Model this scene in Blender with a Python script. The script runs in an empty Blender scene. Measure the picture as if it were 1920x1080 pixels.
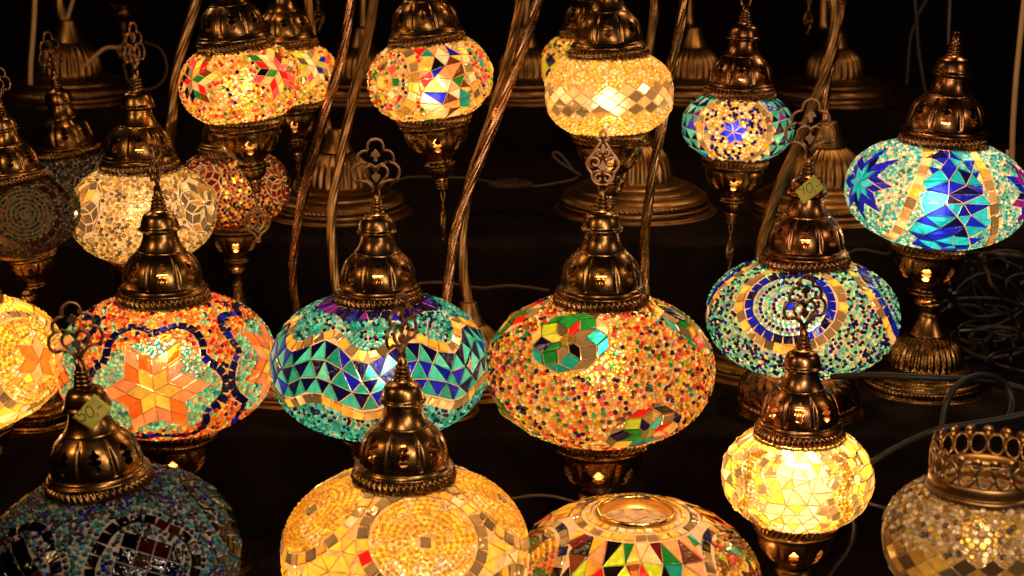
import bpy, math, random
import numpy as np
from mathutils import Vector, Matrix
PI = math.pi
R_ = math.radians
rng = np.random.default_rng(7)
random.seed(7)
scene = bpy.context.scene
COL = scene.collection

# ------------------------------------------------------------------ camera frame
F = 3062.0
PITCH = R_(14)
CP, SP = math.cos(PITCH), math.sin(PITCH)
def at(u, v, d):
    """photo pixel (1920 wide) and depth along the lens axis -> world point"""
    x = (u - 960) / F * d
    y = -(v - 540) / F * d
    return Vector((x, d * CP + y * SP, y * CP - d * SP))

# ------------------------------------------------------------------ shelf levels
ZA, ZB, ZC, ZD = -0.648, -0.540, -0.407, -0.355
YB, YC, YD = 1.555, 1.845, 2.59

# ------------------------------------------------------------------ mesh buffer
class MB:
    def __init__(s):
        s.v = []; s.f = []; s.n = 0
    def add(s, verts, faces, mat=0, col=(1, 1, 1), smooth=True):
        """verts Nx3, faces list of MxK int arrays (K fixed in each), col one colour or a list matching the arrays (Mx3)"""
        verts = np.asarray(verts, float).reshape(-1, 3)
        if not isinstance(faces, (list, tuple)) : faces = [faces]
        for i, fa in enumerate(faces):
            fa = np.asarray(fa, int)
            if fa.size == 0: continue
            c = col[i] if isinstance(col, list) else col
            c = np.broadcast_to(np.asarray(c, float), (len(fa), 3))
            s.f.append((fa + s.n, np.full(len(fa), mat), c, np.full(len(fa), smooth)))
        s.v.append(verts); s.n += len(verts)
    def mesh(s, name, mats, color=False):
        me = bpy.data.meshes.new(name)
        V = np.concatenate(s.v)
        loops = np.concatenate([f[0].ravel() for f in s.f])
        tot = np.concatenate([np.full(len(f[0]), f[0].shape[1]) for f in s.f])
        start = np.concatenate([[0], np.cumsum(tot)[:-1]])
        me.vertices.add(len(V)); me.vertices.foreach_set('co', V.astype(np.float32).ravel())
        me.loops.add(len(loops)); me.loops.foreach_set('vertex_index', loops.astype(np.int32))
        me.polygons.add(len(tot)); me.polygons.foreach_set('loop_start', start.astype(np.int32))
        me.polygons.foreach_set('material_index', np.concatenate([f[1] for f in s.f]).astype(np.int32))
        me.polygons.foreach_set('use_smooth', np.concatenate([f[3] for f in s.f]))
        if color:
            c = np.concatenate([f[2] for f in s.f]); c = np.hstack([c, np.ones((len(c), 1))])
            at_ = me.attributes.new('glass_colour', 'FLOAT_COLOR', 'FACE')
            at_.data.foreach_set('color', c.astype(np.float32).ravel())
        for m in mats: me.materials.append(m)
        me.update(calc_edges=True); me.validate()
        return me

def link(name, data, parent=None, mat=None):
    o = bpy.data.objects.new(name, data); COL.objects.link(o)
    if parent is not None: o.parent = parent
    if mat is not None: o.matrix_local = mat
    return o
def thing(name, label, cat, loc=(0, 0, 0), group=None, rotz=0, kind=None):
    o = bpy.data.objects.new(name, None); COL.objects.link(o)
    o.empty_display_size = 0.02
    o.location = loc; o.rotation_euler = (0, 0, rotz)
    return tag(o, label, cat, group, kind)
def tag(o, label, cat, group=None, kind=None):
    if label: o['label'] = label
    if cat: o['category'] = cat
    if group: o['group'] = group
    if kind: o['kind'] = kind
    return o

# ------------------------------------------------------------------ materials
def newmat(name):
    m = bpy.data.materials.new(name); m.use_nodes = True
    nt = m.node_tree; nt.nodes.clear()
    return m, nt, nt.nodes, nt.links
def N(nt, t, **k):
    n = nt.nodes.new(t)
    for a, b in k.items():
        if a in n.inputs.keys(): n.inputs[a].default_value = b
        else: setattr(n, a, b)
    return n

def metal(name, c1, c2, rough, scale=60, bump=.12):
    m, nt, ns, ls = newmat(name)
    out = N(nt, 'ShaderNodeOutputMaterial'); p = N(nt, 'ShaderNodeBsdfPrincipled')
    tc = N(nt, 'ShaderNodeTexCoord'); geo = N(nt, 'ShaderNodeNewGeometry')
    n1 = N(nt, 'ShaderNodeTexNoise', Scale=scale, Detail=4, Roughness=.65)
    n2 = N(nt, 'ShaderNodeTexNoise', Scale=scale * 9, Detail=3)
    ls.new(geo.outputs['Position'], n1.inputs['Vector']); ls.new(geo.outputs['Position'], n2.inputs['Vector'])
    r = N(nt, 'ShaderNodeValToRGB'); r.color_ramp.elements[0].position = .32; r.color_ramp.elements[1].position = .7
    r.color_ramp.elements[0].color = (*c1, 1); r.color_ramp.elements[1].color = (*c2, 1)
    ls.new(n1.outputs['Fac'], r.inputs['Fac']); ls.new(r.outputs['Color'], p.inputs['Base Color'])
    mr = N(nt, 'ShaderNodeMapRange'); mr.inputs['To Min'].default_value = rough - .05; mr.inputs['To Max'].default_value = rough + .08
    ls.new(n2.outputs['Fac'], mr.inputs['Value']); ls.new(mr.outputs[0], p.inputs['Roughness'])
    p.inputs['Metallic'].default_value = 1
    b = N(nt, 'ShaderNodeBump', Strength=bump, Distance=.001)
    ls.new(n2.outputs['Fac'], b.inputs['Height']); ls.new(b.outputs[0], p.inputs['Normal'])
    ls.new(p.outputs[0], out.inputs[0])
    return m
BRASS = metal('aged_brass', (.075, .037, .012), (.25, .128, .040), .26, 70, .025)
COPPER = metal('aged_copper', (.09, .038, .016), (.28, .128, .052), .26, 70, .025)
DARKBRASS = metal('dark_brass', (.14, .072, .024), (.30, .16, .055), .36, 35, .03)
FINIAL = metal('worn_copper_finial', (.34, .18, .09), (.52, .30, .16), .42, 50, .02)
DARKFIN = metal('dark_copper_finial', (.11, .055, .027), (.25, .135, .065), .36, 50, .02)
GOLDRIM = metal('gold_rim', (.75, .45, .12), (.9, .6, .2), .2)

def glassmat(name, w_refr, w_diff, rough, ior, textured=True, gloss=.1):
    m, nt, ns, ls = newmat(name)
    out = N(nt, 'ShaderNodeOutputMaterial')
    a = N(nt, 'ShaderNodeAttribute', attribute_name='glass_colour')
    geo = N(nt, 'ShaderNodeNewGeometry')
    col = a.outputs['Color']
    bump = None
    if textured:
        n1 = N(nt, 'ShaderNodeTexNoise', Scale=170, Detail=3, Roughness=.6)
        ls.new(geo.outputs['Position'], n1.inputs['Vector'])
        mr = N(nt, 'ShaderNodeMapRange'); mr.inputs['From Min'].default_value = .3; mr.inputs['From Max'].default_value = .7
        mr.inputs['To Min'].default_value = .62; mr.inputs['To Max'].default_value = 1.0
        ls.new(n1.outputs['Fac'], mr.inputs['Value'])
        vm = N(nt, 'ShaderNodeVectorMath', operation='SCALE')
        ls.new(col, vm.inputs[0]); ls.new(mr.outputs[0], vm.inputs['Scale']); col = vm.outputs[0]
        n2 = N(nt, 'ShaderNodeTexNoise', Scale=320, Detail=2)
        ls.new(geo.outputs['Position'], n2.inputs['Vector'])
        bump = N(nt, 'ShaderNodeBump', Strength=.5, Distance=.0012); ls.new(n2.outputs['Fac'], bump.inputs['Height'])
    tr = N(nt, 'ShaderNodeBsdfTranslucent'); ls.new(col, tr.inputs['Color'])
    rf = N(nt, 'ShaderNodeBsdfRefraction', Roughness=rough, IOR=ior); ls.new(col, rf.inputs['Color'])
    df = N(nt, 'ShaderNodeBsdfDiffuse'); ls.new(col, df.inputs['Color'])
    gl = N(nt, 'ShaderNodeBsdfGlossy', Roughness=gloss)
    if bump:
        for s in (gl, rf): ls.new(bump.outputs[0], s.inputs['Normal'])
    m1 = N(nt, 'ShaderNodeMixShader', Fac=w_refr); ls.new(tr.outputs[0], m1.inputs[1]); ls.new(rf.outputs[0], m1.inputs[2])
    m2 = N(nt, 'ShaderNodeMixShader', Fac=w_diff); ls.new(m1.outputs[0], m2.inputs[1]); ls.new(df.outputs[0], m2.inputs[2])
    fr = N(nt, 'ShaderNodeFresnel', IOR=1.5)
    m3 = N(nt, 'ShaderNodeMixShader'); ls.new(fr.outputs[0], m3.inputs[0]); ls.new(m2.outputs[0], m3.inputs[1]); ls.new(gl.outputs[0], m3.inputs[2])
    ls.new(m3.outputs[0], out.inputs[0])
    return m
TILE = glassmat('stained_glass_tile', .16, .12, .42, 1.25)
BEAD = glassmat('glass_bead', .22, .14, .42, 1.25, textured=False, gloss=.12)

def groutmat(name, ca, cb):
    m, nt, ns, ls = newmat(name)
    out = N(nt, 'ShaderNodeOutputMaterial')
    geo = N(nt, 'ShaderNodeNewGeometry')
    n1 = N(nt, 'ShaderNodeTexNoise', Scale=120, Detail=5, Roughness=.7); ls.new(geo.outputs['Position'], n1.inputs['Vector'])
    r = N(nt, 'ShaderNodeValToRGB')
    r.color_ramp.elements[0].position = .3; r.color_ramp.elements[0].color = (*ca, 1)
    r.color_ramp.elements[1].position = .7; r.color_ramp.elements[1].color = (*cb, 1)
    ls.new(n1.outputs['Fac'], r.inputs['Fac'])
    tr = N(nt, 'ShaderNodeBsdfTranslucent'); df = N(nt, 'ShaderNodeBsdfDiffuse'); tp = N(nt, 'ShaderNodeBsdfTransparent')
    ls.new(r.outputs[0], tr.inputs['Color']); ls.new(r.outputs[0], df.inputs['Color'])
    tp.inputs['Color'].default_value = (1, .97, .92, 1)
    b = N(nt, 'ShaderNodeBump', Strength=.4, Distance=.001); ls.new(n1.outputs['Fac'], b.inputs['Height']); ls.new(b.outputs[0], df.inputs['Normal'])
    m1 = N(nt, 'ShaderNodeMixShader', Fac=.55); ls.new(tr.outputs[0], m1.inputs[1]); ls.new(df.outputs[0], m1.inputs[2])
    m2 = N(nt, 'ShaderNodeMixShader', Fac=.42); ls.new(m1.outputs[0], m2.inputs[1]); ls.new(tp.outputs[0], m2.inputs[2])
    ls.new(m2.outputs[0], out.inputs[0])
    return m
GROUT = groutmat('amber_grouted_globe', (.30, .17, .075), (.56, .36, .19))
GROUT_PALE = groutmat('pale_grouted_globe', (.62, .48, .36), (.86, .72, .58))
GROUT_PINK = groutmat('pink_grouted_globe', (.42, .27, .17), (.70, .50, .36))

def mirrormat():
    m, nt, ns, ls = newmat('mirror_glass_tile')
    out = N(nt, 'ShaderNodeOutputMaterial'); a = N(nt, 'ShaderNodeAttribute', attribute_name='glass_colour')
    geo = N(nt, 'ShaderNodeNewGeometry')
    n2 = N(nt, 'ShaderNodeTexNoise', Scale=240, Detail=2); ls.new(geo.outputs['Position'], n2.inputs['Vector'])
    bump = N(nt, 'ShaderNodeBump', Strength=.35, Distance=.001); ls.new(n2.outputs['Fac'], bump.inputs['Height'])
    gl = N(nt, 'ShaderNodeBsdfGlossy', Roughness=.1); ls.new(a.outputs['Color'], gl.inputs['Color']); ls.new(bump.outputs[0], gl.inputs['Normal'])
    tr = N(nt, 'ShaderNodeBsdfTranslucent'); ls.new(a.outputs['Color'], tr.inputs['Color'])
    m1 = N(nt, 'ShaderNodeMixShader', Fac=.72); ls.new(tr.outputs[0], m1.inputs[1]); ls.new(gl.outputs[0], m1.inputs[2])
    ls.new(m1.outputs[0], out.inputs[0])
    return m
MIRROR = mirrormat()

def plain(name, c, rough=.6, spec=.3, noise=0, scale=40, c2=None):
    m, nt, ns, ls = newmat(name)
    out = N(nt, 'ShaderNodeOutputMaterial'); p = N(nt, 'ShaderNodeBsdfPrincipled', Roughness=rough)
    p.inputs['Base Color'].default_value = (*c, 1); p.inputs['Specular IOR Level'].default_value = spec
    if c2:
        geo = N(nt, 'ShaderNodeNewGeometry')
        n1 = N(nt, 'ShaderNodeTexNoise', Scale=scale, Detail=6, Roughness=.7); ls.new(geo.outputs['Position'], n1.inputs['Vector'])
        r = N(nt, 'ShaderNodeValToRGB'); r.color_ramp.elements[0].color = (*c, 1); r.color_ramp.elements[1].color = (*c2, 1)
        r.color_ramp.elements[0].position = .35; r.color_ramp.elements[1].position = .7
        ls.new(n1.outputs['Fac'], r.inputs['Fac']); ls.new(r.outputs[0], p.inputs['Base Color'])
        if noise:
            n3 = N(nt, 'ShaderNodeTexNoise', Scale=900, Detail=2); ls.new(geo.outputs['Position'], n3.inputs['Vector'])
            b = N(nt, 'ShaderNodeBump', Strength=noise, Distance=.002); ls.new(n3.outputs['Fac'], b.inputs['Height']); ls.new(b.outputs[0], p.inputs['Normal'])
    ls.new(p.outputs[0], out.inputs[0])
    return m
CLOTH = plain('dark_shelf_cloth', (.0025, .0012, .001), .85, .06, .6, 30, (.010, .0045, .003))
BACK = plain('black_backdrop', (.004, .003, .003), .9, .05)
RUBBER = plain('black_cord', (.008, .007, .006), .5, .25)
PALECORD = plain('tan_cord', (.32, .19, .08), .5, .3)
BROWNCORD = plain('brown_cord', (.03, .015, .007), .5, .3)
PAPER = plain('yellow_paper_tag', (.36, .33, .055), .8, .1, .2, 60, (.44, .39, .08))
INK = plain('dark_ink', (.03, .03, .02), .8, .1)

# ------------------------------------------------------------------ generic geometry
def lathe(mb, prof, segs=96, mod=None, hole=None, mat=0, cap_top=False, tw=None):
    """prof list of (r, z) ; mod(theta, z, r)-> r ; hole(theta, z) -> bool"""
    prof = np.asarray(prof, float); n = len(prof)
    th = np.linspace(0, 2 * PI, segs, endpoint=False)
    T, Rr = np.meshgrid(th, prof[:, 0]); _, Z = np.meshgrid(th, prof[:, 1])
    if mod is not None: Rr = mod(T, Z, Rr)
    V = np.stack([Rr * np.sin(T), -Rr * np.cos(T), Z], -1).reshape(-1, 3)
    i = np.arange(n - 1)[:, None] * segs; j = np.arange(segs)[None, :]; j2 = (j + 1) % segs
    f = np.stack([i + j, i + j2, i + segs + j2, i + segs + j], -1).reshape(-1, 4)
    if prof[-1, 1] < prof[0, 1]: f = f[:, ::-1]
    if hole is not None:
        tm = (np.broadcast_to(j, (n - 1, segs)) + .5).reshape(-1) * 2 * PI / segs
        zm = np.repeat((prof[:-1, 1] + prof[1:, 1]) / 2, segs)
        f = f[~hole(tm, zm)]
    mb.add(V, f, mat)

def smoothprof(pts, n=8):
    """Catmull-Rom through (r,z) points; a repeated point keeps a crease"""
    out = []
    P = [np.array(p, float) for p in pts]
    for k in range(len(P) - 1):
        p1, p2 = P[k], P[k + 1]
        if np.allclose(p1, p2): continue
        p0 = P[k - 1] if k > 0 else p1
        p3 = P[k + 2] if k + 2 < len(P) else p2
        for s in range(n):
            t = s / n
            out.append(.5 * ((2 * p1) + (p2 - p0) * t + (2 * p0 - 5 * p1 + 4 * p2 - p3) * t * t + (3 * p1 - p0 - 3 * p2 + p3) * t ** 3))
    out.append(P[-1])
    return out

def rope(mb, R, z0, z1, amp, nt, flip=1, rows=8):
    segs = nt * 7
    h = (z1 - z0) / 2; zc = (z0 + z1) / 2
    s = np.linspace(-1, 1, rows)
    prof = [(R, zc + h * q) for q in s]
    def mod(T, Z, r):
        q = np.clip((Z - zc) / h, -1, 1)
        bul = np.sqrt(np.maximum(0, 1 - q * q * .98))
        c = .5 + .5 * np.cos(nt * T + flip * q * 2.8)
        return r - amp * .6 + amp * bul * (.35 + 1.1 * c ** .8)
    lathe(mb, prof, segs, mod)

def wslot(s):
    """half width (0..1) of the pierced three-lobed slot along its height s 0..1"""
    s = np.asarray(s)
    w = np.where(s < .36, np.sin(np.clip(s / .36, 0, 1) * PI) ** .8 * .85, 0)
    w = np.maximum(w, np.where((s >= .32) & (s < .62), .25 + .75 * np.sin(np.clip((s - .32) / .30, 0, 1) * PI), 0))
    w = np.maximum(w, np.where(s >= .58, np.minimum(.95, (1 - s) / .42 * 1.25) * np.clip((s - .56) / .12, .3, 1), 0))
    return np.maximum(w, .38 * ((s > .1) & (s < .88)))

def slots(nslot, za, zb, half):
    def hole(T, Z):
        s = (Z - za) / (zb - za)
        ang = (T + PI / nslot) % (2 * PI / nslot) - PI / nslot
        return (s > 0) & (s < 1) & (np.abs(ang) < half * wslot(np.clip(s, 0, 1)))
    return hole

def make_cap(name, mat, groove=1.0):
    mb = MB()
    # rolled lower lip, rope band, stepped collar
    lathe(mb, smoothprof([(.90, .0), (.97, -.02), (1.0, .01), (.985, .05), (.97, .06)], 4), 96)
    rope(mb, .965, .055, .29, .075, 50)
    lathe(mb, smoothprof([(.94, .29), (.965, .31), (.96, .345), (.93, .37), (.93, .37), (.91, .40), (.895, .43), (.86, .455)], 4), 96)
    def gm(T, Z, r):
        s = np.clip((Z - .47) / (1.16 - .47), 0, 1)
        env = np.sin(np.clip(s, 0, 1) * PI) ** .5
        a = (T + PI / 8 + PI / 8) % (PI / 4) - PI / 8          # grooves halfway between the slots
        g = np.exp(-(a / .05) ** 2)
        lobe = .004 * np.cos(8 * T)
        return r * (1 + env * (-.05 * groove * g + lobe))
    dome = smoothprof([(.86, .455), (.862, .55), (.845, .68), (.80, .84), (.72, .99), (.61, 1.11), (.53, 1.18)], 9)
    lathe(mb, dome, 264, gm, slots(8, .60, 1.04, .15))
    lathe(mb, smoothprof([(.53, 1.18), (.52, 1.21), (.50, 1.215), (.44, 1.31), (.39, 1.43), (.365, 1.55), (.36, 1.60), (.40, 1.625), (.445, 1.645), (.455, 1.67), (.44, 1.70),
                          (.415, 1.73), (.40, 1.80), (.365, 1.91), (.31, 1.99), (.21, 2.045), (.19, 2.06)], 4), 80)
    z = 2.06
    for k in range(4):
        r = .185 - .016 * k
        lathe(mb, [(r - .04, z), (r - .01, z + .012), (r, z + .04), (r - .012, z + .068), (r - .045, z + .08)], 40); z += .08
    lathe(mb, [(.1, z), (.095, z + .02), (.085, z + .22), (.03, z + .225), (0.0, z + .225)], 28)
    return mb.mesh(name, [mat])
CAP_TIP = 2.06 + .32 + .225

def make_cup(name, mat, pendant):
    mb = MB()
    lathe(mb, smoothprof([(.80, .01), (.93, .03), (.985, .01), (.985, -.02), (.96, -.035)], 4), 96)
    rope(mb, .95, -.28, -.035, .075, 48, -1)
    lathe(mb, smoothprof([(.93, -.28), (.95, -.30), (.945, -.34), (.90, -.37), (.90, -.37), (.87, -.40), (.86, -.44)], 4), 96)
    def gm(T, Z, r):
        s = np.clip((-Z - .44) / .72, 0, 1)
        env = np.sin(s * PI) ** .5
        a = (T + PI / 4) % (PI / 4) - PI / 8
        return r * (1 + env * (-.045 * np.exp(-(a / .055) ** 2) + .004 * np.cos(8 * T)))
    body = smoothprof([(.86, -.44), (.855, -.55), (.82, -.70), (.74, -.86), (.61, -1.0), (.47, -1.10), (.40, -1.16)], 9)
    lathe(mb, body, 264, gm, slots(8, -.98, -.55, .15))
    tail = [(.40, -1.16), (.36, -1.2), (.335, -1.25), (.335, -1.30), (.39, -1.345), (.415, -1.38), (.40, -1.42), (.37, -1.45)]
    if pendant: tail += [(.355, -1.52), (.29, -1.66), (.2, -1.75), (.17, -1.77)]
    else: tail += [(.34, -1.47), (.31, -1.5)]
    lathe(mb, smoothprof(tail, 4), 72)
    if pendant:
        z = -1.77
        for k in range(4):
            r = .185 - .015 * k
            lathe(mb, [(r - .05, z), (r - .01, z - .012), (r, z - .04), (r - .012, z - .068), (r - .05, z - .08)], 36); z -= .08
        lathe(mb, [(.09, z), (.08, z - .04), (0, z - .05)], 20)
    return mb.mesh(name, [mat])

def make_foot(name, mat):
    """bell foot: plate radius 1, height 1.3"""
    mb = MB()
    lathe(mb, smoothprof([(.0, .0), (.97, 0), (1.0, .012), (.995, .03), (.96, .045)], 4), 110)
    rope(mb, .955, .045, .12, .022, 96)
    lathe(mb, smoothprof([(.95, .12), (.955, .14), (.93, .165), (.88, .18), (.88, .18), (.875, .20), (.82, .235), (.74, .25), (.74, .25), (.735, .275), (.70, .30), (.64, .315), (.60, .325)], 4), 110)
    def rib(T, Z, r):
        s = np.clip((Z - .33) / .42, 0, 1)
        return r * (1 + .035 * np.sin(s * PI) ** .4 * np.sign(np.cos(34 * T)) * np.abs(np.cos(34 * T)) ** .6)
    lathe(mb, smoothprof([(.60, .325), (.585, .36), (.57, .45), (.53, .56), (.45, .67), (.34, .75), (.31, .765)], 6), 272, rib)
    lathe(mb, smoothprof([(.31, .765), (.325, .775), (.32, .79), (.27, .86), (.215, .96), (.19, 1.03), (.19, 1.05), (.17, 1.07), (.17, 1.12), (.2, 1.16), (.245, 1.2), (.25, 1.22), (.23, 1.25), (.17, 1.27), (.15, 1.3)], 4), 72)
    return mb.mesh(name, [mat])

def make_stand_base(name, mat):
    mb = MB()
    lathe(mb, smoothprof([(.0, .0), (.97, 0), (1.0, .012), (.995, .03), (.955, .04)], 4), 110)
    lathe(mb, smoothprof([(.955, .04), (.965, .06), (.96, .09), (.93, .10)], 3), 110)
    rope(mb, .925, .10, .16, .018, 96)
    lathe(mb, smoothprof([(.92, .16), (.90, .19), (.84, .225), (.78, .235), (.78, .235), (.77, .26), (.70, .29), (.64, .30), (.64, .30), (.60, .325), (.52, .34), (.47, .345)], 4), 110)
    def rib(T, Z, r):
        s = np.clip((Z - .35) / .4, 0, 1)
        return r * (1 + .04 * np.sin(s * PI) ** .4 * np.sign(np.cos(26 * T)) * np.abs(np.cos(26 * T)) ** .6)
    lathe(mb, smoothprof([(.47, .345), (.46, .40), (.44, .50), (.38, .62), (.27, .72), (.22, .745)], 6), 208, rib)
    lathe(mb, smoothprof([(.22, .745), (.235, .755), (.22, .78), (.175, .87), (.135, .97), (.12, 1.02), (.08, 1.03), (.0, 1.03)], 4), 60)
    return mb.mesh(name, [mat])

def make_low_foot(name, mat):
    """squat foot with slanted flutes: radius 1, height 1"""
    mb = MB()
    lathe(mb, smoothprof([(.0, .0), (.97, 0), (1.0, .02), (.99, .06), (.95, .09)], 4), 96)
    rope(mb, .94, .09, .24, .04, 80)
    def rib(T, Z, r):
        s = np.clip((Z - .26) / .6, 0, 1)
        return r * (1 + .035 * np.sin(s * PI) ** .5 * np.sign(np.cos(26 * (T + .55 * s))) * np.abs(np.cos(26 * (T + .55 * s))) ** .6)
    lathe(mb, smoothprof([(.93, .24), (.95, .27), (.94, .40), (.88, .60), (.76, .76), (.62, .86), (.58, .89)], 7), 260, rib)
    lathe(mb, smoothprof([(.58, .89), (.57, .93), (.55, 1.0)], 3), 72)
    return mb.mesh(name, [mat])

def frames(P):
    P = np.asarray(P, float); T = np.gradient(P, axis=0); T /= np.linalg.norm(T, axis=1)[:, None] + 1e-12
    u = np.cross(T[0], [0, 0, 1]); 
    if np.linalg.norm(u) < 1e-3: u = np.cross(T[0], [1, 0, 0])
    U = []
    for t in T:
        u = u - t * np.dot(u, t); u = u / (np.linalg.norm(u) + 1e-12); U.append(u)
    U = np.array(U); return T, U, np.cross(T, U)
def spline(pts, n=12):
    P = [np.array(p, float) for p in pts]; out = []
    for k in range(len(P) - 1):
        p1, p2 = P[k], P[k + 1]; p0 = P[k - 1] if k > 0 else 2 * p1 - p2; p3 = P[k + 2] if k + 2 < len(P) else 2 * p2 - p1
        for s in range(n):
            t = s / n
            out.append(.5 * ((2 * p1) + (p2 - p0) * t + (2 * p0 - 5 * p1 + 4 * p2 - p3) * t * t + (3 * p1 - p0 - 3 * p2 + p3) * t ** 3))
    out.append(P[-1]); return np.array(out)
def sweep(mb, P, r, segs=10, lobes=0, amp=0, twist=0, flat=None, ref=None, mat=0):
    """tube along P; lobes/twist give a rope-like bar; flat=(w,d) a rectangular strap with its depth along ref"""
    P = np.asarray(P, float); T, U, B = frames(P); n = len(P)
    if flat:
        w, dp = flat; ref = np.array(ref, float)
        B = np.repeat(ref[None], n, 0); U = np.cross(B, T); U /= np.linalg.norm(U, axis=1)[:, None] + 1e-12
        c = np.array([(-1, -.6), (-.6, -1), (.6, -1), (1, -.6), (1, .6), (.6, 1), (-.6, 1), (-1, .6)]) * .5
        V = P[:, None] + U[:, None] * (c[:, 0] * w)[None, :, None] + B[:, None] * (c[:, 1] * dp)[None, :, None]; segs = 8
    else:
        L = np.concatenate([[0], np.cumsum(np.linalg.norm(np.diff(P, axis=0), axis=1))])
        ph = np.linspace(0, 2 * PI, segs, endpoint=False)[None, :]
        rr = np.asarray(r) * np.ones(n)
        rad = rr[:, None] * np.ones_like(ph)
        if lobes: rad = rr[:, None] * (1 + amp * (np.abs(np.cos(lobes / 2 * (ph - twist * L[:, None]))) * 2 - 1))
        V = P[:, None] + U[:, None] * (np.cos(ph) * rad)[..., None] + B[:, None] * (np.sin(ph) * rad)[..., None]
    V = V.reshape(-1, 3)
    i = np.arange(n - 1)[:, None] * segs; j = np.arange(segs)[None]; j2 = (j + 1) % segs
    f = np.stack([i + j, i + j2, i + segs + j2, i + segs + j], -1).reshape(-1, 4)
    mb.add(V, [f, np.arange(segs)[None, ::-1], (n - 1) * segs + np.arange(segs)[None]], mat)

def arc(cx, cy, r, a0, a1, n=14, ry=None):
    a = np.radians(np.linspace(a0, a1, n)); return [(cx + r * math.cos(q), cy + (ry or r) * math.sin(q)) for q in a]
def ornament(name, curves, plates, w, dp, mat):
    mb = MB()
    for c in curves:
        P = np.array([(x, 0, y) for x, y in c]); sweep(mb, P, 0, flat=(w, dp), ref=(0, 1, 0))
    for pl in plates:
        n = len(pl); V = [(x, -dp / 2, y) for x, y in pl] + [(x, dp / 2, y) for x, y in pl]
        mb.add(V, [np.arange(n)[None], np.arange(n, 2 * n)[None, ::-1], np.array([(k, k + n, (k + 1) % n + n, (k + 1) % n) for k in range(n)])], smooth=False)
    return mb.mesh(name, [mat])
def mir(c): return [(-x, y) for x, y in c]
# open crown finial (unit: cap radius)
lf = arc(-.215, .735, .19, 75, 205)          # second lobe
lf2 = arc(-.30, .42, .23, 88, 232)           # third lobe
CROWN = [arc(0, 1.0, .18, -25, 205, 22), lf, mir(lf), lf2, mir(lf2),
         [(-.44, .235), (-.3, .25), (-.2, .22), (-.1, .12), (-.03, 0)], [(.44, .235), (.3, .25), (.2, .22), (.1, .12), (.03, 0)],
         arc(-.115, .43, .155, 20, 235), mir(arc(-.115, .43, .155, 20, 235)), [(-.2, .3), (-.1, .17), (0, .04)], [(.2, .3), (.1, .17), (0, .04)],
         [(0, .45), (-.1, .6), (-.26, .66)], [(0, .45), (.1, .6), (.26, .66)]]
CROWN_PL = [[(0, .95), (-.08, .87), (-.11, .8), (-.04, .78), (-.035, .68), (.035, .68), (.04, .78), (.11, .8), (.08, .87)],
            [(0, .47), (-.03, .4), (-.1, .36), (-.08, .29), (0, .2), (.08, .29), (.1, .36), (.03, .4)]]
def spiral(cx, cy, r0, r1, a0, a1, n=18):
    return [(cx + (r0 + (r1 - r0) * k / (n - 1)) * math.cos(R_(a0 + (a1 - a0) * k / (n - 1))), cy + (r0 + (r1 - r0) * k / (n - 1)) * math.sin(R_(a0 + (a1 - a0) * k / (n - 1)))) for k in range(n)]
dl = [(0, .0), (-.13, .06), (-.22, .17), (-.235, .28), (-.30, .36), (-.335, .46), (-.30, .56), (-.24, .64), (-.19, .70), (-.12, .82), (-.05, .92), (-.06, .96), (-.13, 1.0), (-.07, 1.05), (-.05, 1.12), (0, 1.2)]
dl = [tuple(p[:2]) for p in spline([(x, y, 0) for x, y in dl], 4)]
s1 = spiral(-.17, .49, .15, .03, 200, -170); s2 = spiral(-.085, .16, .11, .02, 60, 400); s3 = spiral(-.07, .72, .09, .02, 300, -20)
DROP = [dl, mir(dl), s1, mir(s1), s2, mir(s2), s3, mir(s3), [(-.12, .6), (0, .88), (.12, .6)], [(-.21, .28), (-.1, .33), (0, .28)], [(.21, .28), (.1, .33), (0, .28)]]
DROP_PL = [[(0, .56), (-.05, .46), (-.11, .42), (-.04, .34), (.04, .34), (.11, .42), (.05, .46)], [(0, .84), (-.05, .76), (0, .68), (.05, .76)]]
# hanging heart (origin at the top, grows down)
hl = [(0, -.05), (-.07, -.10), (-.20, -.13), (-.31, -.22), (-.35, -.38), (-.30, -.54), (-.2, -.66), (-.09, -.74), (-.05, -.82), (0, -.9)]
hl = [tuple(p[:2]) for p in spline([(x, y, 0) for x, y in hl], 4)]
hi = [(0, -.30), (-.08, -.22), (-.19, -.24), (-.25, -.36), (-.19, -.48), (-.08, -.5), (0, -.36)]
hi = [tuple(p[:2]) for p in spline([(x, y, 0) for x, y in hi], 4)]
HEART = [hl, mir(hl), hi, mir(hi), arc(0, .0, .06, 0, 360, 12), arc(0, -.92, .05, 0, 360, 10), [(-.26, -.5), (-.12, -.56), (0, -.7), (.12, -.56), (.26, -.5)]]

CAP = make_cap('brass_cap', BRASS); CAP_C = make_cap('copper_cap', COPPER, 1.35); CAP_D = make_cap('dark_cap', DARKBRASS)
CUP_T = make_cup('brass_cup', BRASS, False); CUP_P = make_cup('pendant_cup', BRASS, True); CUP_D = make_cup('dark_cup', DARKBRASS, False)
FOOT = make_foot('bell_foot', BRASS); LOWFOOT = make_low_foot('low_foot', COPPER); SBASE = make_stand_base('stand_base', DARKBRASS)
FIN_A = ornament('crown_finial', CROWN, CROWN_PL, .064, .055, DARKFIN)
FIN_B = ornament('drop_finial', DROP, DROP_PL, .058, .05, FINIAL)
FIN_H = ornament('heart_pendant', HEART, [], .075, .05, DARKBRASS)

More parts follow.
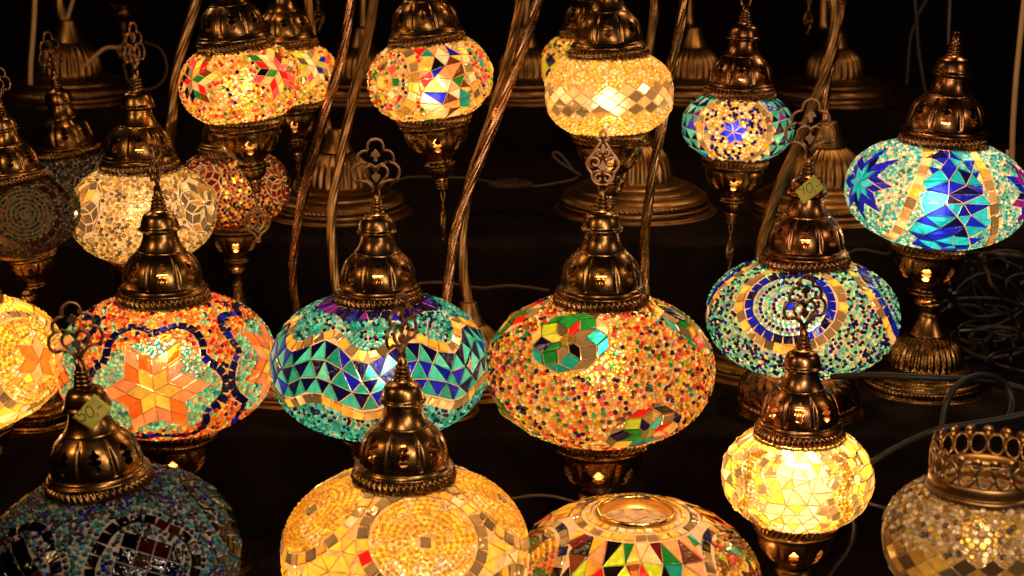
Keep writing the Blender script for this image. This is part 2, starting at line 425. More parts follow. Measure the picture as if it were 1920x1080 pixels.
# ------------------------------------------------------------------ mosaic globes
C = dict(amber=(1, .56, .08), gold=(1, .70, .15), cream=(1, .86, .58), clear=(1, .93, .80), white=(1, .96, .9), orange=(1, .22, .03), red=(.75, .015, .02), pink=(.9, .09, .14), teal=(.015, .40, .44),
         aqua=(.25, .70, 1.0), mint=(.30, .98, .80), sea=(.06, .70, .78), navy=(.003, .004, .085), blue=(.006, .016, .80), cyan=(.012, .50, 1.0), green=(.015, .26, .05), lime=(.5, .72, .04), brown=(.16, .045, .012), black=(.006, .005, .006),
         violet=(.16, .01, .36), yellow=(1, .72, .10), salmon=(1, .38, .20), peach=(1, .60, .36), ochre=(.6, .36, .08), smoke=(.22, .17, .11), wine=(.16, .01, .012))
MIR = [(.62, .48, .28), (.50, .40, .25), (.72, .55, .30), (.35, .28, .18)]
def pick(names, w=None):
    if isinstance(names, str): return C[names]
    k = rng.choice(len(names), p=None if w is None else np.array(w) / sum(w)); return C[names[k]]

def bead_template(prof, segs=8, stretch=1.0):
    V = []; fq = []; ft = []
    for r, z in prof[:-1]:
        for k in range(segs):
            a = 2 * PI * k / segs; V.append((r * math.cos(a) * stretch, r * math.sin(a), z))
    V.append((0, 0, prof[-1][1])); n = len(prof) - 1
    for i in range(n - 1):
        for k in range(segs):
            k2 = (k + 1) % segs; fq.append((i * segs + k, i * segs + k2, (i + 1) * segs + k2, (i + 1) * segs + k))
    for k in range(segs): ft.append(((n - 1) * segs + k, (n - 1) * segs + (k + 1) % segs, n * segs))
    return np.array(V), np.array(fq), np.array(ft)
B_RING = bead_template([(1.0, -.1), (1.0, .55), (.78, 1.0), (.40, .72), (0, .28)])
B_DOME = bead_template([(1.0, -.1), (.98, .45), (.72, .98), (.36, 1.18), (0, 1.25)], 8, 1.1)
B_GEM = bead_template([(1.0, -.1), (.98, .15), (.85, .34), (.55, .48), (0, .55)], 20)

class Globe:
    def __init__(s, a, ba, Rt, Rb, br=.021):
        s.a, s.b = a, a * ba; s.br = br * a; s.grout = GROUT; s.jit = (.42, 1.12)
        tt = np.linspace(0, PI / 2, 2000); rad = np.cos(tt) * s.full(np.cos(tt), np.sin(tt))
        s.t1 = float(tt[np.argmax(rad < Rt * .93)]); s.t0 = -float(tt[np.argmax(rad < Rb * .93)])
        s.ztop = s.b * math.sin(s.t1) * float(s.full(math.cos(s.t1), math.sin(s.t1))); s.zbot = s.b * math.sin(s.t0) * float(s.full(math.cos(s.t0), math.sin(s.t0)))
        s.tiles = []; s.tc = np.zeros((0, 3)); s.tr = np.zeros(0)
        s.beads = []      # (P, r, col, kind)
        s.shell = []
    def dir(s, th, t):
        return np.stack([np.cos(t) * np.sin(th), -np.cos(t) * np.cos(th), np.sin(t)], -1)
    PW = 2.22            # the globes are blown a little fuller than an ellipsoid
    def full(s, c, z): return (np.abs(c) ** s.PW + np.abs(z) ** s.PW) ** (-1 / s.PW)
    def pos(s, D):
        f = s.full(np.sqrt(D[..., 0] ** 2 + D[..., 1] ** 2), D[..., 2])
        return D * f[..., None] * np.array([s.a, s.a, s.b])
    def nrm(s, P):
        n = P / np.array([s.a, s.a, s.b]) ** 2; return n / np.linalg.norm(n, axis=-1, keepdims=True)
    def lt(s, th, t): return s.pos(s.dir(np.asarray(th, float), np.asarray(t, float)))
    def chart(s, lon, t0, rot=0):
        lon, t0, rot = R_(lon), R_(t0), R_(rot)
        n = s.dir(np.array(lon), np.array(t0)); e = np.array([math.cos(lon), math.sin(lon), 0.0]); up = np.cross(n, e) * -1
        up = np.array([-math.sin(t0) * math.sin(lon), math.sin(t0) * math.cos(lon), math.cos(t0)])
        ys = s.a / math.sqrt((s.a * math.sin(t0)) ** 2 + (s.b * math.cos(t0)) ** 2); xs = 1 / max(.25, math.cos(t0)) if abs(t0) > 1.2 else 1.0
        ys = 1 + (ys - 1) * .8
        cr, sr = math.cos(rot), math.sin(rot)
        def f(x, y):
            x, y = np.asarray(x, float), np.asarray(y, float)
            x, y = x * cr - y * sr, x * sr + y * cr
            x = x * xs; y = y * ys
            d = np.sqrt(x * x + y * y) + 1e-9
            D = n * np.cos(d)[..., None] + (e * (x / d)[..., None] + up * (y / d)[..., None]) * np.sin(d)[..., None]
            return s.pos(D)
        return f
    def tile(s, P, col, mat=1, gap=.0035, h=.018, force=False, jit=.35):
        P = np.asarray(P, float); c = P.mean(0)
        if s.tile1(P, col, mat, gap, h, force, jit): return True
        k0 = int(rng.integers(len(P)))
        for q in (.8, .62, .46):            # cut the piece smaller until it fits beside its neighbours
            for k in range(len(P)):
                v = P[(k + k0) % len(P)]
                if s.tile1(v + (P - v) * q, col, mat, gap, h, force, jit): return True
        s.rej = getattr(s, 'rej', 0) + 1
        return False
    def tile1(s, P, col, mat, gap, h, force, jit):
        """P convex polygon on the surface (k,3). Rejected where it would overlap a laid tile or leave the glass."""
        P = np.asarray(P, float); c = P.mean(0); zt = P[:, 2]
        if zt.max() > s.ztop * 1.02 or zt.min() < s.zbot * 1.02: return False
        rad = np.linalg.norm(P - c, axis=1).max()
        if not force and len(s.tiles):
            near = np.where(np.linalg.norm(s.tc - c, axis=1) < (s.tr + rad) * .98)[0]
            for k in near:
                Q = s.tiles[k][0]
                if s.inside(Q, np.vstack([c, P * .72 + c * .28, (P + np.roll(P, 1, 0)) * .36 + c * .28]), 0).any(): return False
                if s.inside(P, s.tc[k][None], 0).any(): return False
        nn = s.nrm(c)
        if np.dot(np.cross(P[1] - P[0], P[2] - P[1]), nn) < 0: P = P[::-1]
        s.tiles.append((P, col, mat, gap * s.a, h * s.a, jit)); s.tc = np.vstack([s.tc, c]); s.tr = np.append(s.tr, rad)
        return True
    def inside(s, Q, X, margin):
        """which points X fall in convex polygon Q grown by margin"""
        c = Q.mean(0); n = s.nrm(c); ok = np.ones(len(X), bool)
        if np.dot(np.cross(Q[1] - Q[0], Q[2] - Q[1]), n) < 0: Q = Q[::-1]
        for i in range(len(Q)):
            e = Q[(i + 1) % len(Q)] - Q[i]; o = np.cross(e, n); L = np.linalg.norm(o)
            if L < 1e-9: continue
            ok &= ((X - Q[i]) @ (o / L)) < margin
        return ok & (((X - c) @ n) > -s.a * .35)
    # ---- figures
    def star(s, lon, t0, n, R, sub, colf, rot=0, mat=None, gap=.0035):
        f = s.chart(lon, t0, rot)
        for k in range(n):
            a0 = 2 * PI * k / n; v1 = np.array([math.cos(a0 - PI / n), math.sin(a0 - PI / n)]) * R; v3 = np.array([math.cos(a0 + PI / n), math.sin(a0 + PI / n)]) * R
            for i in range(sub):
                for j in range(sub):
                    q = [(v1 * i + v3 * j) / sub, (v1 * (i + 1) + v3 * j) / sub, (v1 * (i + 1) + v3 * (j + 1)) / sub, (v1 * i + v3 * (j + 1)) / sub]
                    cc = colf(i, j, k); m = 1
                    if isinstance(cc, tuple) and len(cc) == 2: cc, m = cc
                    q = np.array(q); s.tile(f(q[:, 0], q[:, 1]), cc, m, gap)
    def rosette(s, lon, t0, n, R, rings, colf, rot=0, gap=.0035):
        """rings of equal-sided lozenges round a point"""
        f = s.chart(lon, t0, rot)
        e = [np.array([math.cos(2 * PI * m / n), math.sin(2 * PI * m / n)]) * R for m in range(n)]
        for j in range(1, rings + 1):
            for k in range(n):
                A = sum((e[(k + 1 + m) % n] for m in range(j - 1)), np.zeros(2))
                B, Cc = A + e[k], A + e[(k + j) % n]; Q = np.array([A, B, B + e[(k + j) % n], Cc])
                cc = colf(j, k); mm = 1
                if len(cc) == 2: cc, mm = cc
                s.tile(f(Q[:, 0], Q[:, 1]), cc, mm, gap)
    def curve_tiles(s, P, size, wid, colf, gap=.003, closed=False, fill=.94):
        """square tesserae laid end to end along a surface polyline P"""
        P = np.asarray(P); L = np.concatenate([[0], np.cumsum(np.linalg.norm(np.diff(P, axis=0), axis=1))])
        n = max(2, int(round(L[-1] / (size * s.a))))
        for k in range(n):
            l0 = L[-1] * (k + .5 - fill / 2) / n; l1 = L[-1] * (k + .5 + fill / 2) / n
            A = np.array([np.interp(l0, L, P[:, i]) for i in range(3)]); B = np.array([np.interp(l1, L, P[:, i]) for i in range(3)])
            c = (A + B) / 2; nn = s.nrm(c); side = np.cross(nn, B - A); side /= np.linalg.norm(side) + 1e-9
            w = wid * s.a / 2 * rng.uniform(.9, 1.08)
            cc = colf(k); m = 1
            if isinstance(cc, tuple) and len(cc) == 2: cc, m = cc
            s.tile([A - side * w, B - side * w, B + side * w, A + side * w], cc, m, gap)
    def curve_beads(s, P, step, colf, r=None, kind=1):
        P = np.asarray(P); r = r or s.br; L = np.concatenate([[0], np.cumsum(np.linalg.norm(np.diff(P, axis=0), axis=1))])
        n = max(1, int(L[-1] / (step * r)))
        for k in range(n):
            l = L[-1] * (k + .5 + rng.uniform(-.12, .12)) / n
            q = np.array([np.interp(l, L, P[:, i]) for i in range(3)])
            if q[2] > s.ztop or q[2] < s.zbot: continue
            s.beads.append((q, r * rng.uniform(.9, 1.06), colf(k), kind))
    def ringpts(s, f, r, n=72, wob=0, k=6, ph=0):
        a = np.linspace(0, 2 * PI, n + 1); rr = r * (1 + (wob * (np.abs(np.sin(k / 2 * (a - ph))) - .64) if wob else 0))
        return f(rr * np.cos(a), rr * np.sin(a))
    def medallion_beads(s, f, r0, r1, colf, r=None, kind=1):
        r = r or s.br; n = max(1, int(round((r1 - r0) * s.a / (2.42 * r))))
        for i in range(n):
            q = r0 + (r1 - r0) * (i + .5) / n
            s.curve_beads(s.ringpts(f, q, 90), 2.3, lambda k: colf(i, k), r, kind)
    def tris(s, th0, th1, tfa, tfb, rows, cols, colf, jit=.12, gap=.0045):
        th0, th1 = R_(th0), R_(th1); G = {}
        for j in range(rows + 1):
            for i in range(-1, cols + 2):
                u = (i + (.5 if j % 2 else 0)) / cols; th = th0 + (th1 - th0) * u
                w = (j / rows)
                a, b = tfa(th), tfb(th)
                G[i, j] = (th + rng.uniform(-jit, jit) * (th1 - th0) / cols, a + (b - a) * w + (rng.uniform(-jit, jit) * (b - a) / rows if 0 < j < rows else 0))
        for j in range(rows):
            for i in range(-1, cols + 1):
                o = 1 if j % 2 else 0
                tr = [((i, j), (i + 1, j), (i + o, j + 1), 0), ((i + o, j + 1), (i + 1 + o, j + 1), (i + 1, j), 1)]
                for a, b, c_, up in tr:
                    q = np.array([G.get(a, (9, 9)), G.get(b, (9, 9)), G.get(c_, (9, 9))])
                    if (q > 8).any(): continue
                    m_ = q[:, 0].mean()
                    if m_ < th0 - 1e-3 or m_ > th1 + 1e-3: continue
                    cc = colf(i, j, up); m = 1
                    if isinstance(cc, tuple) and len(cc) == 2: cc, m = cc
                    s.tile(s.lt(q[:, 0], q[:, 1]), cc, m, gap)
    def rhombs(s, th0, th1, tm, rows, cols, dt, colf, wave=lambda th: 0, gap=.004):
        th0, th1 = R_(th0), R_(th1); w = (th1 - th0) / cols
        for j in range(rows):
            for i in range(cols):
                th = th0 + w * (i + .5 + (.5 if j % 2 else 0)); t = tm + (j - (rows - 1) / 2) * dt
                q = np.array([(th, t + dt), (th + w / 2, t), (th, t - dt), (th - w / 2, t)])
                cc = colf(i, j); m = 1
                if isinstance(cc, tuple) and len(cc) == 2: cc, m = cc
                s.tile(s.lt(q[:, 0], q[:, 1] + np.array([wave(x) for x in q[:, 0]])), cc, m, gap)
    def fill(s, colf, dens=1.0, r=None, ring=.6, region=None, back=True):
        """random seed beads wherever no tile, string or other bead lies"""
        r = r or s.br; area = 4 * PI * s.a * s.a * .82
        n = int(area / (PI * r * r) * 11.0 * dens)
        D = rng.normal(size=(n, 3)); D /= np.linalg.norm(D, axis=1)[:, None]; X = s.pos(D)
        t = np.arcsin(D[:, 2]); th = np.arctan2(D[:, 0], -D[:, 1])
        ok = (t < s.t1 - .02) & (t > s.t0 + .02)
        if region is not None: ok &= region(th, t)
        X, th, t = X[ok], th[ok], t[ok]; blk = np.zeros(len(X), bool)
        for k, tl in enumerate(s.tiles):
            nr = np.where(np.linalg.norm(X - s.tc[k], axis=1) < s.tr[k] + r * 1.2)[0]
            if len(nr): blk[nr] |= s.inside(tl[0], X[nr], r * .75)
        X, th, t = X[~blk], th[~blk], t[~blk]
        grid = {}; cs = r * 2.2
        def cell(p): return (int(p[0] // cs), int(p[1] // cs), int(p[2] // cs))
        for b in s.beads: grid.setdefault(cell(b[0]), []).append((b[0][0], b[0][1], b[0][2], b[1]))
        for p, a_, b_ in zip(X.tolist(), th.tolist(), t.tolist()):
            c0 = cell(p); bad = False; rr = r * random.uniform(.86, 1.06)
            for dx in (-1, 0, 1):
                for dy in (-1, 0, 1):
                    for dz in (-1, 0, 1):
                        for q in grid.get((c0[0] + dx, c0[1] + dy, c0[2] + dz), ()):
                            if (q[0] - p[0]) ** 2 + (q[1] - p[1]) ** 2 + (q[2] - p[2]) ** 2 < ((q[3] + rr) * .80) ** 2: bad = True; break
                        if bad: break
                    if bad: break
                if bad: break
            if bad: continue
            grid.setdefault(c0, []).append((*p, rr))
            s.beads.append((np.array(p), rr, colf(a_, b_), 0 if random.random() < ring else 1))
    def mesh(s, name):
        mb = MB()
        # glass body with the grout on it, open at both ends
        t = np.linspace(s.t0 - .03, s.t1 + .03, 40)
        ff = s.full(np.cos(t), np.sin(t)); lathe(mb, [(s.a * math.cos(q) * k, s.b * math.sin(q) * k) for q, k in zip(t, ff)], 96)
        # tesserae
        vs = []; base = 0
        for P, col, mat, gap, h, jit in s.tiles:
            k = len(P); c = P.mean(0); nn = s.nrm(c)
            dist = np.linalg.norm(P - c, axis=1, keepdims=True)
            Q = c + (P - c) * np.maximum(.3, 1 - gap / dist * 1.5)
            hh = h * (1 + rng.uniform(-jit, jit, (k, 1)))
            top = c + (Q - c) * .9
            V = np.vstack([Q - nn * h * .2, Q + nn * hh * .7, top + nn * hh])
            i = np.arange(k); i2 = (i + 1) % k
            qd = np.vstack([np.stack([i, i2, i2 + k, i + k], 1), np.stack([i + k, i2 + k, i2 + 2 * k, i + 2 * k], 1)])
            mb.add(V, [qd, (np.arange(k) + 2 * k)[None]], mat, np.array(col) * rng.uniform(.68, 1.1), smooth=False)
        # beads
        for kind, tp in ((0, B_RING), (1, B_DOME), (2, B_GEM)):
            bs = [b for b in s.beads if b[3] == kind]
            if not bs: continue
            P = np.array([b[0] for b in bs]); r = np.array([b[1] for b in bs]); col = np.array([b[2] for b in bs]); n = len(bs); col = col * (rng.uniform(*s.jit, (n, 1)) if kind < 2 else 1)
            nn = s.nrm(P); nn = nn + rng.normal(size=nn.shape) * (.16 if kind < 2 else 0); nn /= np.linalg.norm(nn, axis=1)[:, None]
            rv = rng.normal(size=(n, 3)); u = np.cross(nn, rv); u /= np.linalg.norm(u, axis=1)[:, None]; w = np.cross(nn, u)
            T = tp[0]; V = P[:, None] + r[:, None, None] * (u[:, None] * T[None, :, :1] + w[:, None] * T[None, :, 1:2] + nn[:, None] * T[None, :, 2:3])
            off = (np.arange(n) * len(T))[:, None, None]
            fq = (tp[1][None] + off).reshape(-1, 4); ft = (tp[2][None] + off).reshape(-1, 3)
            mb.add(V.reshape(-1, 3), [fq, ft], 2, [np.repeat(col, len(tp[1]), 0), np.repeat(col, len(tp[2]), 0)])
        return mb.mesh(name, [s.grout, TILE, BEAD, MIRROR], True)

def mirror(): return (MIR[rng.integers(4)], 3)
def goldsq(p=.5):
    return mirror() if rng.random() < p else pick(['gold', 'amber', 'cream', 'ochre'])
MULTI = ['amber', 'gold', 'orange', 'red', 'pink', 'cream', 'green', 'navy', 'brown', 'lime', 'teal', 'black']
MULTIW = [24, 18, 12, 6, 7, 14, 4, 6, 7, 3, 2, 2]
GEMS = ['green', 'navy', 'red', 'lime', 'peach', 'green', 'teal', 'peach', 'black', 'sea', 'navy', 'gold', 'gold', 'green']

def pat_orange_star(a):
    g = Globe(a, .64, .42, .47, .0215)
    clouds = [(-7, 3), (71, 3), (-85, 3), (149, 3), (-163, 3)]
    fs = []
    for k, (lo, t) in enumerate(clouds):
        f = g.chart(lo, t)
        g.star(lo, t, 6, .285, 2, lambda i, j, q: pick(['yellow', 'gold']) if i + j == 0 else pick(['orange', 'salmon', 'salmon']), 3)
        g.curve_tiles(g.ringpts(f, .60, 144, .24, 6, PI / 2), .088, .078, lambda k: pick(['navy', 'navy', 'blue'], [6, 3, 1]))
        fs.append(f(np.array([0.]), np.array([0.]))[0] / np.array([a, a, g.b]))
    fs = np.array(fs)
    def colf(th, t):
        d = g.dir(np.array(th), np.array(t)); c = (fs @ d).max()
        if c > math.cos(.64): return pick(['mint', 'sea', 'cream', 'teal', 'aqua'], [9, 1.8, 1, 1, 2])
        return pick(['orange', 'red', 'amber', 'gold', 'navy', 'mint', 'salmon'], [9, 5, 5, 3, 1.6, 2.0, 3])
    g.fill(colf); return g
def pat_wave(a):
    g = Globe(a, .64, .405, .42, .0185); g.grout = GROUT_PINK
    wv = lambda th: .13 * math.cos(7 * (th + .58))
    up = lambda th: .56 + wv(th); lo = lambda th: -.10 + wv(th) * .8
    g.tris(-180, 180, lambda th: lo(th) + .0, lambda th: up(th), 3, 36, lambda i, j, u: pick(['navy', 'blue'], [2.2, 1]) if u else pick(['sea', 'teal', 'aqua'], [5, 3, 1]), .13)
    th = np.linspace(-PI, PI, 400)
    gold = lambda k: goldsq(.45)
    g.curve_tiles(g.lt(th, [up(x) + .085 for x in th]), .105, .10, gold); g.curve_tiles(g.lt(th, [lo(x) - .085 for x in th]), .10, .09, gold)
    for k in range(12):
        for sgn, f0 in ((1, up), (-1, lo)):
            q = np.array([f0(x) + sgn * (.18 + .058 * k) + wv(x) * .10 * k for x in th])
            seg = np.abs(q) < (.98 if sgn > 0 else 1.0) + .07 * np.sin(7 * (th + .58))
            P = g.lt(th, q)
            for run in np.split(np.arange(len(th)), np.where(np.diff(seg.astype(int)) != 0)[0] + 1):
                if seg[run[0]] and len(run) > 2: g.curve_beads(P[run], 2.25, lambda k: pick(['teal', 'sea', 'navy', 'aqua', 'cyan'], [5, 5, 3, 2, 1]))
    g.tris(-180, 180, lambda th: 1.0 + .05 * math.cos(7 * th), lambda th: 1.17, 1, 34, lambda i, j, u: pick(['navy', 'violet', 'blue'], [4, 1, 1]))
    g.tris(-180, 180, lambda th: -1.15, lambda th: -1.0, 1, 30, lambda i, j, u: pick(['navy', 'blue']))
    g.fill(lambda th, t: pick(['teal', 'sea', 'navy', 'aqua'], [4, 5, 3, 2]), ring=.1, region=lambda th, t: (t > .92) | (t < -.9))
    return g
def gemcol():
    r = rng.random()
    return mirror() if r < .30 else pick(GEMS)
def pat_bead_flowers(a):
    g = Globe(a, .64, .415, .47, .021)
    for lo, t in [(-21, 43), (84, 40), (-96, 42), (178, 43), (27, -30), (-75, -33), (130, -30), (-150, -30)]:
        f = g.chart(lo, t); c = f(np.array([0.]), np.array([0.]))[0]
        g.beads.append((c, .072 * a, C['gold'], 2))
        g.rosette(lo, t, 8, .135, 3, lambda j, k: gemcol(), rng.uniform(0, 40), .004)
    g.fill(lambda th, t: pick(MULTI, MULTIW)); return g
def pat_blue_circles(a):
    g = Globe(a, .61, .466, .5, .021); g.grout = GROUT_PINK
    meds = [(-9, 31), (88, 22), (-106, 22), (176, 24)]
    for lo, t in meds:
        f = g.chart(lo, t)
        q = np.array([(.05, .05), (-.05, .05), (-.05, -.05), (.05, -.05)]); g.tile(f(q[:, 0], q[:, 1]), C['blue'])
        g.medallion_beads(f, .08, .36, lambda i, k: pick(['navy', 'blue'], [3, 1]) if i % 3 == 1 else pick(['mint', 'sea', 'aqua'], [4, 2, 2]))
        g.curve_tiles(g.ringpts(f, .42), .105, .095, lambda k: pick(['blue', 'navy'], [2, 1.2]))
        g.curve_tiles(g.ringpts(f, .535), .11, .10, lambda k: goldsq(.5))
    g.fill(lambda th, t: pick(['navy', 'mint', 'sea', 'aqua', 'blue', 'teal', 'cream'], [8, 6, 1.5, 2.5, 1, 1.2, 1.5])); return g
def pat_blue_star(a):
    g = Globe(a, .60, .49, .46, .021); g.grout = GROUT_PINK
    for k, (lo, cs) in enumerate([(-57, ('cyan', 'blue')), (79, ('cyan', 'violet')), (172, ('cyan', 'blue'))]):
        f = g.chart(lo, 11)
        g.star(lo, 11, 8, .26, 2, lambda i, j, q: C[cs[0]] if i + j == 0 else pick([cs[1], 'blue', 'navy'], [4, 3, 1]), 8)
        g.curve_tiles(g.ringpts(f, .73), .13, .115, lambda k: goldsq(.5))
    for c, hw in ((11, 22), (126, 10), (-122, 20)):
        g.tris(c - hw, c + hw, lambda th: -1.1, lambda th: 1.08, 11, max(2, round(hw * 2 / 16)), lambda i, j, u: pick(['cyan', 'blue', 'navy'], [5, 5, 1.6]) if u else pick(['blue', 'navy', 'cyan', 'violet'], [6, 2, 3, .6]), .28)
    g.fill(lambda th, t: pick(['aqua', 'cyan', 'white', 'teal', 'sea'], [5, 2, 4, 2, 2])); return g
def pat_red_flower(a, lons=(-52, 42, 130, -142), cs=('pink', 'red', 'black', 'cream', 'navy', 'peach', 'gold', 'brown', 'green')):
    g = Globe(a, .69, .64, .63, .032)
    for lo in lons:
        g.star(lo, 18, 6, .32, 2, lambda i, j, q: mirror() if rng.random() < .22 else pick(cs, [5, 4, 3, 4, 1.5, 4, 3, 2, 1.5][:len(cs)]), 10, gap=.006)
    g.fill(lambda th, t: pick(['amber', 'gold', 'cream', 'red', 'pink', 'lime', 'green', 'navy', 'orange'], [9, 9, 8, 2, 2, 1.6, 1.6, 1.3, 4])); return g
def pat_triangle_panel(a):
    g = Globe(a, .69, .63, .62, .030)
    for lo in (-48, 76, 160, -150):
        f = g.chart(lo, 9); g.beads.append((f(np.array([0.]), np.array([0.]))[0], .13 * a, C['gold'], 2))
        for k in range(7):
            q = 2 * PI * k / 7; e = np.array([math.cos(q), math.sin(q)]) * .27; p = np.array([-e[1], e[0]]) / .27 * .07; e2 = e / .27 * .07
            Q = np.array([e - p - e2, e + p - e2, e + p + e2, e - p + e2]); g.tile(f(Q[:, 0], Q[:, 1]), pick(['teal', 'navy', 'green', 'brown', 'cream', 'lime', 'pink', 'cyan']), gap=.006)
        g.medallion_beads(f, .38, .51, lambda i, k: pick(['red', 'gold', 'cream', 'navy', 'teal', 'pink'], [3, 6, 5, 1.5, 1, 2]))
        g.curve_tiles(g.ringpts(f, .60), .16, .15, lambda k: goldsq(.4), .006)
    for c, hw in ((14, 25), (118, 10), (-98, 16)):
        g.tris(c - hw, c + hw, lambda th: -.9, lambda th: .9, 7, 3, lambda i, j, u: pick(['salmon', 'blue', 'cream', 'teal', 'gold', 'brown', 'red', 'peach', 'black', 'green', 'white'], [4, 3, 5, 3, 4, 2, 3, 4, 1, 1.5, 3]), .3, .007)
    g.fill(lambda th, t: pick(['gold', 'amber', 'red', 'cream', 'green'], [5, 5, 2, 5, 1])); return g
def pat_white_rhomb(a):
    g = Globe(a, .68, .62, .61, .033); g.jit = (.78, 1.15)
    g.rhombs(-180, 180, -.02, 4, 22, .145, lambda i, j: mirror() if rng.random() < (.75 if j in (0, 3) else .14) else pick(['cream', 'clear', 'peach', 'gold'], [6, 5, 4, 1.5]), lambda th: .05 * math.sin(th + .3), .006)
    g.fill(lambda th, t: pick(['amber', 'gold', 'cream'], [3, 5, 4]), ring=.85); return g
def pat_small_blue_flower(a):
    g = Globe(a, .64, .645, .6, .033)
    for lo in (-4, 176):
        f = g.chart(lo, 3)
        g.star(lo, 3, 6, .155, 1, lambda i, j, q: C['blue'], 15, gap=.008)
        g.curve_tiles(g.ringpts(f, .66), .15, .12, lambda k: goldsq(.55), .006)
    for c in (86, -94):
        g.tris(c - 56, c + 56, lambda th: -.95, lambda th: .95, 6, 7, lambda i, j, u: pick(['sea', 'teal', 'aqua'], [4, 3, 1]) if u else pick(['navy', 'violet', 'blue'], [5, 1, 1]), .2, .007)
    g.fill(lambda th, t: pick(['navy', 'cream', 'blue', 'gold', 'white'], [5, 6, 1.5, 4, 2]), .7); return g
def pat_multi_beads(a):
    g = Globe(a, .69, .64, .62, .036)
    g.rhombs(-180, 180, 0, 3, 16, .2, lambda i, j: pick(['yellow', 'gold', 'lime', 'navy', 'orange', 'green', 'cream'], [5, 4, 3, 2, 2, 2, 3]), gap=.006)
    g.fill(lambda th, t: pick(['yellow', 'gold', 'green', 'red', 'navy', 'cream', 'lime'], [6, 5, 2, 2, 1, 3, 2])); return g
def pat_gold_medallion(a):
    g = Globe(a, .66, .42, .46, .0225); g.jit = (.78, 1.15)
    for lo in (45, -45, 135, -135):
        f = g.chart(lo, 12)
        g.star(lo, 12, 6, .17, 1, lambda i, j, q: pick(['salmon', 'peach', 'orange']), 10)
        g.medallion_beads(f, .26, .46, lambda i, k: pick(['cream', 'gold', 'white'], [4, 3, 3]))
        g.curve_tiles(g.ringpts(f, .54), .11, .10, lambda k: goldsq(.75))
    g.tris(-180, 180, lambda th: -1.0, lambda th: 1.05, 9, 24, lambda i, j, u: pick(['gold', 'yellow', 'amber', 'cream'], [4, 5, 3, 2]), .2)
    g.fill(lambda th, t: pick(['gold', 'amber', 'yellow'])); return g
def pat_dark_beads(a):
    g = Globe(a, .66, .42, .46, .0205); g.grout = GROUT_PALE
    dk = lambda i, j: pick(['black', 'navy', 'wine', 'brown'], [8, 4, 1, 1])
    for lo in (-50, 16, 88, -118, 160):
        f = g.chart(lo, 20); 
        g.star(lo, 20, 4, .24, 2, lambda i, j, q: dk(i, j), 10)
        for r in (.47, .52): g.curve_beads(g.ringpts(f, r, 100, .12, 4, PI / 4), 2.3, lambda k: pick(['teal', 'navy', 'sea']))
        g.curve_tiles(g.ringpts(f, .40, 80, .1, 4, PI / 4), .1, .09, lambda k: dk(0, 0))
    g.fill(lambda th, t: pick(['navy', 'blue', 'teal', 'black', 'aqua', 'cream'], [10, 2.5, 2.2, 3, 1.6, .8]), .9, ring=.7); return g
def pat_gold_beads(a):
    g = Globe(a, .68, .416, .46, .019); g.jit = (.9, 1.1)
    for lo, t in ((11, 37), (-74, 42), (88, 40), (165, 40), (-140, -20), (50, -28), (-30, -30)):
        f = g.chart(lo, t)
        q = np.array([(.05, .04), (-.035, .055), (-.05, -.04), (.035, -.055)]); g.tile(f(q[:, 0], q[:, 1]), (.5, .4, .26), 3)
        g.medallion_beads(f, .075, .41, lambda i, k: pick(['gold', 'cream', 'amber'], [5, 4, 1.5]) if lo == 11 else pick(['amber', 'gold', 'yellow'], [5, 4, 2]))
        g.curve_tiles(g.ringpts(f, .475), .105, .095, lambda k: C['red'] if rng.random() < .03 else goldsq(.8))
    g.tris(-180, 180, lambda th: -1.0, lambda th: 1.14, 10, 28, lambda i, j, u: pick(['yellow', 'gold', 'cream'], [5, 5, 2]), .22)
    return g
def pat_harlequin(a):
    g = Globe(a, .64, .34, .4, .021); g.grout = GROUT_PINK
    for lo in (-72, 72, 180):
        f = g.chart(lo, 14)
        g.star(lo, 14, 6, .12, 1, lambda i, j, q: pick(['brown', 'wine', 'amber']))
        g.medallion_beads(f, .21, .45, lambda i, k: pick(['amber', 'ochre', 'gold'], [5, 4, 2]))
        g.curve_tiles(g.ringpts(f, .50), .1, .085, lambda k: mirror() if rng.random() < .3 else pick(['black', 'ochre', 'navy']))
    g.tris(-180, 180, lambda th: -.9, lambda th: 1.04, 8, 30, lambda i, j, u: pick(['orange', 'green', 'lime', 'red', 'black', 'yellow', 'brown', 'salmon', 'gold', 'teal', 'amber', 'wine', 'peach'], [3, 3, 3, 2.5, 4, 4, 3, 3, 3, 1, 3, 2, 2]), .2)
    th = np.linspace(-PI, PI, 300)
    g.curve_tiles(g.lt(th, 1.10 + 0 * th), .09, .07, lambda k: goldsq(.4)); g.curve_tiles(g.lt(th, 1.19 + 0 * th), .07, .05, lambda k: pick(['amber', 'gold', 'cream']))
    return g
